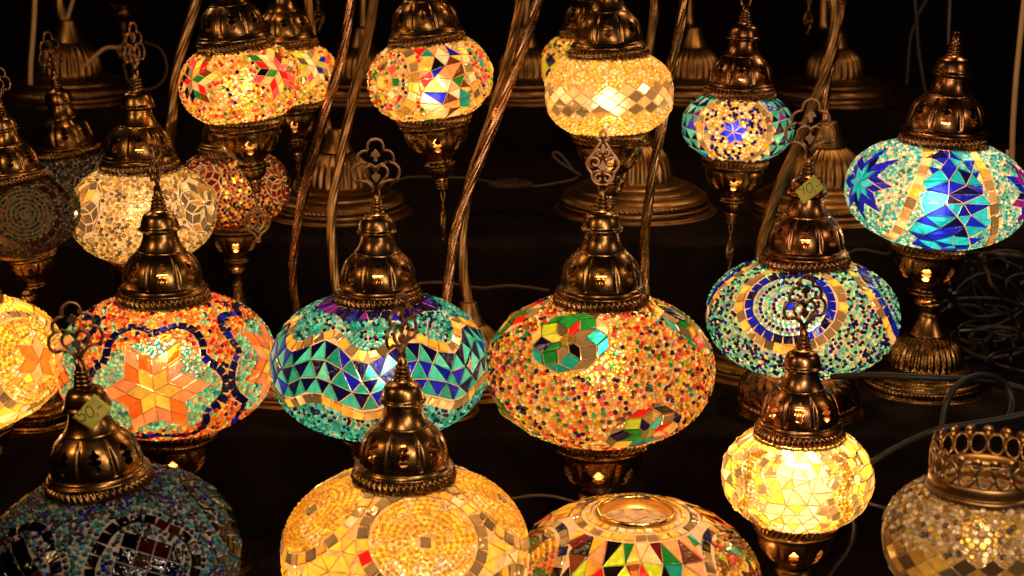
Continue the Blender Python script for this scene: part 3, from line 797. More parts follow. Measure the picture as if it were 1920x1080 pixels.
def pat_bright_gold(a):
    g = Globe(a, .67, .59, .585, .027); g.jit = (.78, 1.15)
    g.tris(-19, 19, lambda th: -.95, lambda th: .95, 8, 3, lambda i, j, u: pick(['cream', 'clear', 'yellow'], [4, 4, 2]), .24, .009)
    for lo in (-40, 40, 120, -120, 180):
        n = 70; y = np.linspace(-.85, .85, n); x = .075 * np.sign(np.sin(y * 6.5 + 1.2)) * np.abs(np.sin(y * 6.5 + 1.2)) ** .6
        for o in (-.062, 0, .062): g.curve_beads(g.lt(R_(lo) + (x + o) * (1 if lo < 0 else -1), y), 2.2, lambda k: pick(['gold', 'cream', 'yellow'], [3, 4, 2]))
        for o in (-.19, .19): g.curve_tiles(g.lt(R_(lo) + (x + o) * (1 if lo < 0 else -1), y), .135, .115, lambda k: goldsq(.62))
    g.tris(-180, 180, lambda th: -.95, lambda th: .95, 8, 26, lambda i, j, u: mirror() if rng.random() < .25 else pick(['yellow', 'cream', 'gold'], [4, 3, 3]), .22)
    g.fill(lambda th, t: pick(['gold', 'yellow', 'cream'])); return g
def pat_clear_mirror(a):
    g = Globe(a, .68, .55, .5, .034)
    g.rhombs(-180, 180, -.42, 9, 24, .145, lambda i, j: mirror() if rng.random() < .42 else pick(['ochre', 'smoke', 'cream', 'gold'], [4, 4, 2.6, 2]), lambda th: .04 * math.sin(2 * th))
    g.fill(lambda th, t: pick(['ochre', 'cream', 'smoke', 'gold'], [3, 4, 2, 2]), .8, ring=.9); return g
def pat_green_circles(a):
    g = Globe(a, .68, .55, .5, .026)
    for lo in (6, 96, -84, 186):
        f = g.chart(lo, 14)
        q = np.array([(.06, .05), (-.05, .06), (-.06, -.05), (.05, -.06)]); g.tile(f(q[:, 0], q[:, 1]), C['wine'])
        for r in np.arange(.12, .5, .075): g.curve_beads(g.ringpts(f, r, 90), 2.15, lambda k: pick(['green', 'ochre', 'brown', 'black'], [5, 3, 1, 1]))
        g.curve_tiles(g.ringpts(f, .60), .17, .15, lambda k: pick(['brown', 'wine', 'brown']))
    g.fill(lambda th, t: pick(['wine', 'brown', 'black', 'ochre'], [4, 4, 3, 1]), region=lambda th, t: (np.abs((th - R_(6) + PI / 4) % (PI / 2) - PI / 4) ** 2 + (t - .25) ** 2 * .6) > .36); return g
def pat_black_white(a):
    g = Globe(a, .70, .62, .6, .034); g.grout = GROUT_PALE
    for lo in (-40, 50, 140, -130): g.rosette(lo, 12, 9, .13, 4, lambda j, k: pick(['black', 'smoke', 'navy'], [6, 1, 1]), 12, .016)
    g.fill(lambda th, t: pick(['black', 'navy', 'smoke']), .45); return g
def pat_clear_flower(a):
    g = Globe(a, .69, .55, .52, .027); g.grout = GROUT_PALE
    for lo in (-62, 58, 150, -150):
        g.rosette(lo, 14, 9, .155, 4, lambda j, k: mirror() if rng.random() < .3 else pick(['smoke', 'cream', 'ochre', 'gold'], [5, 3, 3, 1]), 18, .012)
    g.fill(lambda th, t: pick(['cream', 'ochre', 'gold', 'smoke'], [4, 3, 2, 2]), .55, ring=.95); return g
def pat_red_diamond(a):
    g = Globe(a, .69, .6, .55, .030)
    for lo in (-38, 62, 160, -130):
        g.rosette(lo, 16, 10, .145, 5, lambda j, k: pick(['wine', 'brown', 'black'], [5, 2, 2]), 18, .015)
    g.fill(lambda th, t: pick(['brown', 'wine', 'orange', 'amber', 'black'], [5, 4, 1, 2, 3]), .6, ring=.9); return g

# ------------------------------------------------------------------ lamps
LIGHTC = (1.0, .63, .28)
def inner_light(parent, loc, watts, col=LIGHTC, r=.011):
    l = bpy.data.lights.new('globe_light', 'POINT'); l.energy = watts; l.color = col; l.shadow_soft_size = r
    o = bpy.data.objects.new('globe_light', l); COL.objects.link(o); o.parent = parent; o.location = loc
    return o
def facing(p): return math.atan2(-p.x, p.y)
def Tm(x, y, z): return Matrix.Translation((x, y, z))
def S3(x, y=None, z=None): return Matrix.Diagonal((x, y or x, z or x, 1))

def table_lamp(label, u, v, d, g, Rt, Rb, floor, foot='bell', rf=.07, watts=1.0, roll=0, bz=0, fin=('A', 0), cap=None, cup=None, group='lamps standing on the stall', footm=None, crown=None, fin_s=1.0):
    p = at(u, v, d); a = g.a
    root = thing('table_lamp', label, 'lamp', (p.x, p.y, floor), group, facing(p))
    H = p.z - floor
    tilt = Tm(0, 0, H) @ Matrix.Rotation(R_(roll), 4, 'Y')
    link('globe', g.mesh('mosaic_globe'), root, tilt)
    RT, RB = Rt * a, Rb * a
    if cap:
        c = link('cap', cap, root, tilt @ Tm(0, 0, g.ztop - .06 * RT) @ S3(RT))
        if fin:
            fm = {'A': FIN_A, 'B': FIN_B}[fin[0]]
            link('finial', fm, c, Tm(0, 0, CAP_TIP - .03) @ Matrix.Rotation(R_(fin[1]), 4, 'Z') @ S3(fin_s))
    if crown: crown(root, tilt)
    if foot == 'bell':
        link('cup', cup or CUP_T, root, tilt @ Tm(0, 0, g.zbot + .05 * RB) @ S3(RB))
        hz = H + g.zbot - 1.45 * RB
        link('foot', footm or FOOT, root, S3(rf, rf, hz / 1.3))
    else:
        link('foot', LOWFOOT, root, S3(rf, rf, (H + g.zbot + .004)))
    if watts: inner_light(root, tilt @ Vector((0, 0, bz * a)), watts * a * a * 100)
    return root

def pendant_lamp(label, u, v, d, g, Rt, Rb, watts=1.0, roll=0, bz=0, heart=0, hook=None, mesh=None, cap=None, cupm=None, group='lamps hanging from swan neck stands'):
    p = at(u, v, d); a = g.a; RT, RB = Rt * a, Rb * a
    root = thing('pendant_lamp', label, 'lamp', p, group, facing(p))
    M = Matrix.Rotation(R_(roll), 4, 'Y')
    link('globe', mesh or g.mesh('mosaic_globe'), root, M)
    link('cap', cap or CAP, root, M @ Tm(0, 0, g.ztop - .06 * RT) @ S3(RT))
    cu = link('cup', cupm or CUP_P, root, M @ Tm(0, 0, g.zbot + .05 * RB) @ S3(RB))
    if heart is not None:
        tip = g.zbot + .05 * RB - 2.1 * RB
        mb = MB()
        sweep(mb, [(0, 0, .02 * RB)] + [(.05 * RB * math.sin(q), 0, -.14 * RB + .14 * RB * math.cos(q)) for q in np.linspace(0, 2 * PI, 14)], .022 * RB, 8)
        sweep(mb, [(0, .05 * RB * math.sin(q), -.32 * RB + .1 * RB * math.cos(q)) for q in np.linspace(0, 2 * PI, 14)], .022 * RB, 8)
        # the chain and charm hang plumb even where the lamp leans
        pt = M @ Vector((0, 0, tip))
        ch = link('chain', mb.mesh('chain', [DARKBRASS]), root, Tm(*pt))
        link('charm', FIN_H, ch, Tm(0, 0, -.46 * RB) @ Matrix.Rotation(R_(heart), 4, 'Z') @ S3(RB * .98))
    # hook ring and cord at the top, out to the end of its stand
    top = M @ Vector((0, 0, g.ztop - .06 * RT + (CAP_TIP - .02) * RT))
    mb = MB(); r = .13 * RT
    sweep(mb, [(r * math.sin(q), 0, r * .8 + r * 1.3 * -math.cos(q)) for q in np.linspace(0, 2 * PI, 18)], .04 * RT, 8)
    link('hook', mb.mesh('hook', [COPPER]), root, Tm(*top))
    if watts: inner_light(root, M @ Vector((0, 0, bz * a)), watts * a * a * 100)
    root['_hook'] = tuple(p + Matrix.Rotation(facing(p), 4, 'Z') @ (top + Vector((0, 0, r * 2))))
    return root

A_ = lambda px, d: px * d / F
TG = 'lit mosaic table lamps in the middle row'
FG = 'mosaic lamps in the front row'
LG = 'unlit mosaic table lamps at the back of the stall'
HG = 'lit mosaic lamps hanging from swan neck stands'
WP = 1.3
table_lamp('lit globe with an orange and yellow star on a pale green cloud edged in navy', 313, 680, 1.53, pat_orange_star(A_(200, 1.53)), .425, .47, ZA, rf=.075, watts=WP * 1.15, bz=.1, fin=('A', 74), cap=CAP, group=TG, fin_s=.95)
table_lamp('lit globe with a waving band of navy and turquoise triangles under rows of teal beads', 712, 682, 1.516, pat_wave(A_(202, 1.516)), .405, .40, ZA, rf=.072, watts=WP * 1.25, bz=-.05, fin=('A', 6), cap=CAP, group=TG)
table_lamp('lit amber globe of multicoloured beads with flowers of diamond tiles around round yellow gems', 1125, 690, 1.53, pat_bead_flowers(A_(210, 1.53)), .415, .47, ZA, rf=.075, watts=WP * 1.05, bz=.05, fin=('B', 4), cap=CAP, group=TG)
table_lamp('yellow lit globe cut by the left edge, rings of mirror squares around a peach star', -66, 678, 1.53, pat_gold_medallion(A_(182, 1.53)), .42, .46, ZA, rf=.06, watts=WP * 2.2, bz=.1, fin=('A', 20), cap=CAP, group=TG)
t4 = table_lamp('wide lit globe of navy and mint beads around a ring of blue squares', 1504, 592, 1.70, pat_blue_circles(A_(176, 1.70)), .47, .5, ZB, foot='low', rf=.066, watts=WP * 1.25, bz=-.05, fin=('A', 8), cap=CAP_C, group=TG, fin_s=1.02)
t7 = table_lamp('large lit globe of royal blue and cyan triangles flanked by blue stars on white beads', 1756, 360, 1.75, pat_blue_star(A_(166, 1.75)), .49, .46, ZB, rf=.0690, watts=WP * 1.9, roll=3.5, bz=-.12, fin=None, cap=CAP_C, group=TG)
f1 = table_lamp('unlit globe of dark navy and teal beads with black diamond tiles, tilted cap', 212, 1046, 1.30, pat_dark_beads(A_(234, 1.30)), .42, .46, ZA, foot='low', rf=.06, watts=0, roll=-5.5, fin=('A', 8), cap=CAP, group=FG, fin_s=.92)
table_lamp('yellow lit globe with spiralled discs of tiny gold beads ringed by mirror squares', 760, 1036, 1.343, pat_gold_beads(A_(229, 1.343)), .416, .46, ZA, foot='low', rf=.06, watts=WP * 2.1, bz=-.42, fin=('A', 58), cap=CAP, group=FG)
table_lamp('small very bright golden globe with white hot triangle tiles and zigzag bead strings', 1495, 893, 1.42, pat_bright_gold(A_(140, 1.42)), .59, .585, ZA, rf=.05, watts=WP * 3.7, bz=.22, fin=('A', 32), cap=CAP_C, cup=CUP_D, group=FG)
# back left lamps
table_lamp('unlit dark brown globe with concentric circles of green beads, at the left edge', 38, 402, 1.63, pat_green_circles(A_(108, 1.63)), .56, .5, ZB, rf=.04, watts=0, roll=-6, fin=('A', 40), cap=CAP, group=LG)
table_lamp('unlit globe of black diamond tiles in white grout, half hidden behind two lamps', 138, 345, 2.0, pat_black_white(A_(96, 2.0)), .64, .55, ZC, foot='low', rf=.04, watts=0, roll=-6, fin=('A', 50), cap=CAP, group=LG)
table_lamp('pale amber globe of clear beads with fans of smoky diamond mirrors, dim added light inside', 268, 398, 1.70, pat_clear_flower(A_(133, 1.70)), .55, .52, ZB, rf=.05, watts=WP * .8, fin=('A', 62), cap=CAP, group=LG)  # dim light added inside to stand in for light falling from neighbours
table_lamp('dim globe of dark red diamond tiles in orange grout behind a hanging charm', 437, 352, 1.82, pat_red_diamond(A_(104, 1.82)), .6, .55, ZB, rf=.042, watts=WP * .9, fin=('A', 30), cap=CAP_D, cup=CUP_D, group=LG)
# hanging lamps
h1 = pendant_lamp('hanging globe with pink red and black diamond flowers over amber beads, heart charm below', 451, 156, 1.62, pat_red_flower(A_(111, 1.62)), .65, .63, WP * 1.6, -6, -.1, 12)
h2 = pendant_lamp('hanging globe with cream and amber squares, mostly hidden behind the red diamond lamp', 542, 140, 1.95, pat_red_flower(A_(88, 1.95), (36, -60, 120), ('cream', 'peach', 'blue', 'gold', 'black', 'lime', 'amber', 'pink', 'green')), .68, .64, WP * 1.6, -4, -.1, 60)
h3 = pendant_lamp('hanging globe with a panel of mixed colour triangles beside a yellow gem rosette', 806, 148, 1.68, pat_triangle_panel(A_(115, 1.68)), .6, .615, WP * 1.4, -6, -.15, 82)
gm_ = pat_multi_beads(A_(92, 1.95)); gm_me = gm_.mesh('mosaic_globe')
h3b = pendant_lamp('hanging lamp whose brass cap peeps out behind the triangle panel lamp', 818, 128, 1.95, gm_, .64, .62, WP * 1.0, -4, 0, None, mesh=gm_me)
h4 = pendant_lamp('hanging warm white globe banded with pale diamond tiles between clear amber beads', 1142, 175, 1.65, pat_white_rhomb(A_(119, 1.65)), .62, .61, WP * 1.5, -1.5, -.15, 50)
h5 = pendant_lamp('hanging yellow and green beaded globe half hidden behind the warm white lamp', 1108, 122, 1.95, gm_, .64, .62, WP * 1.2, 0, 0, None, mesh=gm_me)
h6 = pendant_lamp('small hanging globe with a single royal blue six petal flower among cream and navy beads', 1383, 236, 1.80, pat_small_blue_flower(A_(104, 1.80)), .645, .61, WP * 1.6, 2, -.1, 75, cap=CAP_C)
h7 = pendant_lamp('unlit hanging lamp cut by the top edge, brass cup and heart charm at upper left', 232, -80, 2.45, gm_, .64, .62, 0, 3, 0, 25, mesh=gm_me, cap=CAP_D)
h8 = pendant_lamp('heart charm of an unlit lamp above the frame, right of two lit red lamps', 592, -150, 2.35, gm_, .64, .62, 0, 0, 0, 50, mesh=gm_me, cap=CAP_D)
h9 = pendant_lamp('heart charm of an unlit lamp above the frame, left of a straight pole', 1524, -150, 2.3, gm_, .64, .62, 0, 0, 0, 62, mesh=gm_me, cap=CAP_D)
for o in (h1, h2, h3, h3b, h4, h5, h6): o['group'] = HG
for o in (h7, h8, h9): o['group'] = 'unlit lamps hanging at the back'

# loose shade without a cap, and the shade with a pierced gallery
g = pat_harlequin(.106)
p = Vector((.1045, 1.293, 0))
sh = thing('glass_shade', 'loose uncapped shade of red green and yellow triangles with an open gilt rim', 'lampshade', (p.x, p.y, ZA), FG, facing(p))
link('globe', g.mesh('mosaic_shade'), sh, Tm(0, 0, -g.zbot))
inner_light(sh, (0, 0, .05), WP * 1.05 * g.a * g.a * 100)  # light added to brighten the loose shade, which has no bulb
mb = MB(); rr = g.a * math.cos(g.t1)
lathe(mb, smoothprof([(rr * 1.04, g.ztop - .003), (rr * 1.02, g.ztop + .002), (rr * .98, g.ztop + .004), (rr * .92, g.ztop + .0025), (rr * .90, g.ztop - .003), (rr * .93, g.ztop - .008)], 5), 96)
link('rim', mb.mesh('gilt_rim', [GOLDRIM]), sh, Tm(0, 0, -g.zbot))

def gallery(root, tilt):
    g = gal_g; R = .56 * g.a; mb = MB()
    z0 = g.ztop - .002
    lathe(mb, smoothprof([(R * .97, z0 - .003), (R * 1.05, z0), (R * 1.06, z0 + .004), (R * 1.0, z0 + .006), (R * 1.0, z0 + .006), (R * 1.03, z0 + .009), (R * 1.02, z0 + .013), (R * .98, z0 + .015)], 4), 96)
    n = 19; h = .016; zc = z0 + .015 + h * .5
    for k in range(n):
        q0 = 2 * PI * k / n; w = PI / n * .93
        sweep(mb, [(R * math.sin(q0 + w * math.cos(s)), -R * math.cos(q0 + w * math.cos(s)), zc + h * .5 * math.sin(s)) for s in np.linspace(0, 2 * PI, 20)], .0011, 6)
    lathe(mb, [(R * .995, zc + h * .5 - .0008), (R * 1.01, zc + h * .5), (R * .995, zc + h * .5 + .0015), (R * .98, zc + h * .5)], 96)
    for k in range(n):
        q0 = 2 * PI * (k + .5) / n; rad = .0042; zt = zc + h * .5 + .0025
        V = [(0, 0, 0)]; ring = []
        m = 14
        front = [(R * 1.004 * math.sin(q0 + rad / R * math.cos(s)), -R * 1.004 * math.cos(q0 + rad / R * math.cos(s)), zt + rad * math.sin(s)) for s in np.linspace(0, 2 * PI, m, endpoint=False)]
        back = [(x * .975, y * .975, z) for x, y, z in front]
        mb.add(front + back, [np.arange(m)[None], np.arange(m, 2 * m)[None, ::-1], np.array([(i, i + m, (i + 1) % m + m, (i + 1) % m) for i in range(m)])])
    link('gallery', mb.mesh('pierced_gallery', [DARKBRASS]), root, tilt)
gal_g = pat_clear_mirror(A_(178, 1.2))
table_lamp('dim amber and smoke mirror tile shade topped by a pierced brass gallery ring, faint added light inside', 1838, 1016, 1.2, gal_g, .56, .5, ZA, rf=.045, watts=WP * .30, cap=None, fin=None, group=FG, crown=gallery)  # weak light added inside; the shade itself is unlit

# ------------------------------------------------------------------ swan neck stands
def stand(label, bu, by, bfloor, rb, path, hook=None, pr=.0062, twisted=True, mat=None, strands=6):
    """bu: photo column of the base, by: world distance of the base; path: (u, v, depth) of the pole from bottom to top"""
    x = (bu - 960) / F * (by * CP - bfloor * SP)
    root = thing('lamp_stand', label, 'lamp stand', (x, by, bfloor), 'swan neck lamp stands')
    link('base', SBASE, root, S3(rb, rb, rb * 1.15))
    if path:
        P = [Vector((x, by, bfloor + rb * 1.12))] + [at(*q) for q in path]
        if hook is not None: P += [Vector(hook) + Vector(o) for o in ((.03, .03, .10), (.012, .01, .09), (0, 0, .05), (0, 0, .0))]
        Q = spline([tuple(q - root.location) for q in P], 22)
        mb = MB()
        if twisted: sweep(mb, Q, pr, strands * 6, strands, .13, 24)
        else: sweep(mb, Q, pr, 14)
        link('pole', mb.mesh('pole', [mat or BRASS]), root)
    return root
GSTD = COPPER
stand('twisted stand rising from between the star lamp and the turquoise triangle lamp', 548, 1.70, ZB, .062, [(556, 585, 1.76), (548, 520, 1.75), (562, 400, 1.73), (596, 260, 1.71), (636, 120, 1.70), (657, 0, 1.69), (655, -120, 1.68), (560, -260, 1.65)], h1['_hook'], .0046, mat=GSTD)
stand('twisted stand just right of the first, behind the turquoise triangle lamp', 640, 1.79, ZB, .05, [(634, 560, 1.83), (624, 480, 1.83), (622, 400, 1.83), (640, 290, 1.83), (672, 140, 1.83), (701, 0, 1.84), (700, -140, 1.86), (600, -260, 1.93)], h2['_hook'], .0050, mat=DARKBRASS)
stand('copper twisted stand sweeping diagonally up between the turquoise and amber lamps', 815, 1.635, ZB, .045, [(830, 620, 1.69), (842, 520, 1.69), (858, 420, 1.69), (900, 300, 1.69), (950, 170, 1.69), (1000, 30, 1.69), (1012, -40, 1.69), (990, -180, 1.69), (880, -260, 1.69)], h3['_hook'], .0050, mat=GSTD)
stand('twisted stand with its bell base showing right of the turquoise triangle lamp', 879, 1.735, ZB, .078, [(868, 500, 1.79), (868, 420, 1.79), (884, 330, 1.80), (925, 210, 1.82), (960, 80, 1.84), (976, -20, 1.86), (960, -150, 1.88), (900, -240, 1.93)], h3b['_hook'], .0050, mat=DARKBRASS)
stand('golden twisted stand rising behind the amber lamp, right of the warm white lamp', 1206, 1.66, ZB, .06, [(1212, 600, 1.72), (1208, 520, 1.72), (1210, 430, 1.71), (1228, 300, 1.70), (1255, 160, 1.69), (1280, 20, 1.69), (1284, -60, 1.68), (1270, -180, 1.68), (1200, -260, 1.66)], h4['_hook'], .0048, mat=BRASS)
stand('dark twisted stand leaning left past the small blue flower lamp', 1425, 1.79, ZB, .076, [(1424, 560, 1.84), (1428, 460, 1.85), (1462, 350, 1.86), (1512, 230, 1.87), (1552, 120, 1.88), (1566, 40, 1.88), (1556, -20, 1.88), (1500, -180, 1.86)], h6['_hook'], .0056, mat=DARKBRASS)
# bases on the second shelf
stand('stand with a wide stepped base left of the triangle panel lamp', 634, 2.03, ZC, .09, [(616, 250, 2.1), (590, 100, 2.1), (570, -60, 2.1)], None, .005, True, DARKBRASS)
stand('stand with a wide stepped base behind the cup of the warm white lamp', 1190, 2.045, ZC, .1, [(1196, 270, 2.1), (1222, 60, 2.1), (1226, 0, 2.1), (1215, -140, 2.05)], h5['_hook'], .0052, True, DARKBRASS)
stand('copper stand with a ribbed bell base behind the price tagged lamp', 1545, 2.03, ZC, .098, [(1546, 260, 2.1), (1550, 160, 2.1), (1565, 90, 2.1), (1582, -20, 2.1), (1580, -120, 2.15)], h9['_hook'], .0052, True, COPPER)
# bases on the top shelf
stand('stand with a broad stepped base on the top shelf right of the small blue lamp', 1562, 2.715, ZD, .102, [(1546, 60, 2.75), (1545, -20, 2.75), (1545, -220, 2.75)], None, .0085, False, DARKBRASS)
stand('bell based stand on the top shelf between the warm white and small blue lamps', 1297, 2.74, ZD, .1, [(1294, 55, 2.78), (1292, -30, 2.78), (1290, -200, 2.78)], None, .007, False, DARKBRASS)
stand('stand with a bell base on the top shelf behind the copper diagonal stand', 985, 2.74, ZD, .1, [(985, 60, 2.78), (990, -30, 2.78), (995, -200, 2.78)], None, .007, False, DARKBRASS)
stand('stand with a dim base on the top shelf behind the paired red lamps', 680, 2.74, ZD, .1, [(680, 60, 2.78), (682, -30, 2.78), (690, -200, 2.78)], None, .007, False, DARKBRASS)
stand('stand with a broad base on the top shelf at the far left', 135, 2.72, ZD, .112, [(128, 100, 2.76), (118, 40, 2.76), (106, -40, 2.76), (100, -160, 2.76)], None, .007, True, DARKBRASS)
stand('dark stand leaning right at the left of the red diamond lamp', 322, 1.99, ZC, .075, [(322, 230, 2.06), (328, 150, 2.06), (345, 80, 2.06), (368, 0, 2.06), (385, -100, 2.06)], None, .006, True, DARKBRASS)

# ------------------------------------------------------------------ cords, plug, switch
def cord(name, label, pts, r, mat, cat='cord', group='loose power cords'):
    P = spline([tuple(at(*q)) if len(q) == 3 else q[0] for q in pts], 14); o = P.mean(0); mb = MB()
    sweep(mb, P - o, r, 10)
    c = link(name, mb.mesh(name, [mat])); c.location = o
    return tag(c, label, cat, group)
hk = t7.location + Vector((0, 0, 0))
cord('power_cord', 'thin cord rising from the cap of the large blue and cyan lamp', [(1779, 84, 1.715), (1779, 50, 1.715), (1781, 0, 1.715), (1784, -150, 1.715)], .0019, BROWNCORD)
cord('power_cord', 'thick tan cord hanging down at the right edge behind the large blue lamp', [(1925, -40, 2.0), (1914, 60, 2.0), (1905, 150, 2.0), (1899, 240, 2.0), (1896, 330, 2.0), (1885, 420, 2.0)], .0034, PALECORD)
cord('power_cord', 'thick tan cord hanging straight at the far left', [(66, -40, 2.4), (65, 20, 2.4), (62, 70, 2.4), (58, 120, 2.4), (57, 160, 2.4)], .0036, PALECORD)
cord('power_cord', 'tan cord crossing the leaning pole at the far left top', [(146, -30, 2.7), (134, 10, 2.7), (122, 50, 2.7), (112, 85, 2.7), (106, 115, 2.7)], .0032, PALECORD)
cord('power_cord', 'short frayed tan cord end sticking out at upper left', [(160, 124, 2.5), (180, 104, 2.5), (200, 90, 2.5), (228, 90, 2.5)], .003, PALECORD)
cord('power_cord', 'curling brown wire hoop behind the lamp finials at upper left', [(270, 78, 2.5), (300, 92, 2.5), (313, 125, 2.5), (303, 155, 2.5), (275, 168, 2.5), (243, 155, 2.5), (231, 120, 2.5)], .0022, BROWNCORD)
cord('power_cord', 'dark cord hanging in the black gap right of the top shelf base', [(1712, -30, 2.5), (1718, 30, 2.5), (1722, 90, 2.5), (1731, 150, 2.5), (1738, 185, 2.5)], .0034, RUBBER)
cord('power_cord', 'dark cord looping behind the other at the top right gap', [(1748, -20, 2.6), (1722, 28, 2.6), (1708, 70, 2.6), (1703, 120, 2.6), (1700, 160, 2.6)], .0028, RUBBER)
def shelf_pt(u, yy, z): return (((u - 960) / F * (yy * CP - z * SP), yy, z),)
cord('power_cord', 'black cord arching over the lower right shelf in front of the big bell foot', [(1766, 800, 1.42), (1776, 752, 1.42), (1800, 718, 1.43), (1840, 704, 1.45), (1880, 716, 1.47), (1898, 750, 1.47), (1894, 782, 1.46)], .0030, RUBBER)
cord('power_cord', 'black cord running across the lower right shelf to the right edge', [(1560, 706, 1.56), (1640, 704, 1.52), (1740, 708, 1.5), (1830, 712, 1.5), (1890, 722, 1.5), (1960, 740, 1.5)], .0032, RUBBER)
cord('power_cord', 'black cord sloping down from right edge to the bright golden lamp', [(1960, 765, 1.38), (1900, 782, 1.38), (1830, 794, 1.38), (1760, 806, 1.38), (1700, 830, 1.39), (1640, 864, 1.4), (1612, 884, 1.41)], .0030, RUBBER)
cord('power_cord', 'thin dark cord on the front shelf below the bright golden lamp', [(1606, 940, 1.44), (1640, 948, 1.43), (1680, 955, 1.42), (1740, 940, 1.4), (1790, 925, 1.36)], .0018, RUBBER)
cord('power_cord', 'black cord drooping from the foot of the bright golden lamp', [(1590, 960, 1.45), (1602, 990, 1.44), (1592, 1030, 1.43), (1560, 1075, 1.42), (1540, 1110, 1.41)], .0024, RUBBER)
cord('power_cord', 'thin wire bent over on the second shelf under the large blue lamp', [(1590, 474, 1.78), (1610, 468, 1.78), (1640, 472, 1.78), (1660, 476, 1.78), (1669, 472, 1.78), (1672, 455, 1.78)], .0018, RUBBER)
cord('power_cord', 'faint wire along the front shelf edge beside the gold beaded lamp', [(960, 935, 1.5), (1000, 929, 1.5), (1040, 931, 1.5), (1080, 942, 1.5)], .0015, BROWNCORD)
cord('power_cord', 'thin wire behind the turquoise lamp on the lower shelf', [(780, 532, 1.82), (830, 530, 1.82), (900, 540, 1.83), (960, 536, 1.84), (1030, 545, 1.84)], .002, BROWNCORD)
cord('power_cord', 'thin dark wire looping on the second shelf beside the brown switch', [(1090, 330, 2.1), (1050, 305, 2.1), (1037, 290, 2.1), (1048, 288, 2.1), (1075, 320, 2.1), (1080, 335, 2.1), (1020, 348, 2.08), (985, 350, 2.07)], .0022, BROWNCORD)
cord('power_cord', 'thin dark wire from the brown switch to the stepped base at its left', [(935, 345, 2.07), (880, 335, 2.09), (800, 332, 2.1), (760, 334, 2.1), (730, 348, 2.1)], .0022, BROWNCORD)
# tangle of cords at the right
random.seed(21)
for k, nm in enumerate(['large black loop high in the cord tangle at right', 'second black loop in the cord tangle at right, beside the plug', 'flat brown coil at the foot of the cord tangle', 'long black cord crossing the tangle at right', 'black cord curling behind the big bell foot at right', 'tight black coil low in the tangle at right edge', 'grey black cord bridging the tangle behind the ribbed bell foot', 'loose black cord end by the right edge of tangle', 'wide brown loop at the very edge of the tangle', 'thin black loop hugging the shelf behind the tangle']):
    cu, cv = [(1850, 560), (1880, 520), (1865, 640), (1830, 600), (1800, 620), (1895, 660), (1810, 540), (1900, 590), (1905, 480), (1850, 690)][k]
    rx, ry = [(48, 34), (40, 45), (45, 22), (70, 30), (40, 36), (34, 26), (60, 22), (36, 50), (30, 60), (60, 14)][k]
    ph = random.uniform(0, 6); pts = []
    for i in range(13):
        q = ph + i * .62; gr = 1 + .05 * i
        pts.append((cu + rx * gr * math.cos(q) + random.uniform(-6, 6), cv + ry * gr * math.sin(q) * (1 + .1 * random.uniform(-1, 1)), 1.88 + .012 * k - (cv - 480) * .0003 + .01 * math.sin(q)))
    cord('power_cord', nm, pts, .0022 + .0003 * (k % 3), [RUBBER, RUBBER, BROWNCORD][k % 3], group='tangled power cords at the right')
names = ['snaking black cord in front of the lower tangle', 'upright black loop at the back of the tangle', 'black cord hooking round the bell neck at right', 'sagging black cord between the plug and the bell foot', 'doubled black cord lying along the right shelf', 'dull brown cord threading through the upper tangle', 'black cord knotting at the centre of the tangle', 'black cord trailing off the right edge below the plug']
for k, nm in enumerate(names):
    cu, cv = [(1850, 650), (1830, 530), (1790, 570), (1840, 500), (1870, 690), (1880, 560), (1845, 600), (1905, 540)][k]
    pts = [(cu, cv, 1.86)]; hd = random.uniform(0, 6.28)
    for i in range(12):
        hd += random.uniform(-.2, 1.1) * (1 if k % 2 else -1); pu, pv, pd = pts[-1]
        pts.append((min(1960, max(1780, pu + 26 * math.cos(hd))), min(705, max(475, pv + 17 * math.sin(hd))), 1.84 + random.uniform(-.02, .02) - (pv - 480) * .0002))
    cord('power_cord', nm, pts, .0018 + .0003 * (k % 3), BROWNCORD if k == 5 else RUBBER, group='tangled power cords at the right')
# plug
p = at(1866, 478, 1.9); mb = MB()
pl = thing('electric_plug', 'pale tan plug hanging beside the large blue globe at right', 'plug', p)
lathe(mb, smoothprof([(.0, .0), (.006, .0), (.0085, .003), (.009, .008), (.0075, .016), (.0045, .023), (.003, .026), (0.0, .027)], 4), 24)
link('body', mb.mesh('plug_body', [PALECORD]), pl, Tm(0, 0, -.012) @ S3(1, .75, 1))
mb = MB(); sweep(mb, spline([(0, 0, .012), (.001, 0, .03), (.004, .01, .06), (.012, .02, .12)], 8), .002, 8); link('cord', mb.mesh('plug_cord', [PALECORD]), pl)
mb = MB()
for sx in (-.004, .004): sweep(mb, [(sx, 0, -.012), (sx, 0, -.026)], .0015, 8)
link('prongs', mb.mesh('plug_prongs', [DARKBRASS]), pl)
# inline switch
p = at(958, 346, 2.06)
sw = thing('cord_switch', 'dark brown inline cord switch lying on the second shelf', 'switch', (p.x, p.y, p.z))
mb = MB(); lathe(mb, smoothprof([(0, -.005), (.7, -.005), (.95, -.003), (1, 0), (.95, .003), (.7, .005), (0, .0055)], 3), 40); me = mb.mesh('switch_body', [BROWNCORD])
link('body', me, sw, S3(.028, .014, 1.0))
mb = MB(); lathe(mb, [(0, .009), (.006, .0085), (.008, .006), (.008, .0)], 20); link('button', mb.mesh('switch_button', [RUBBER]), sw, S3(1.4, .8, 1))

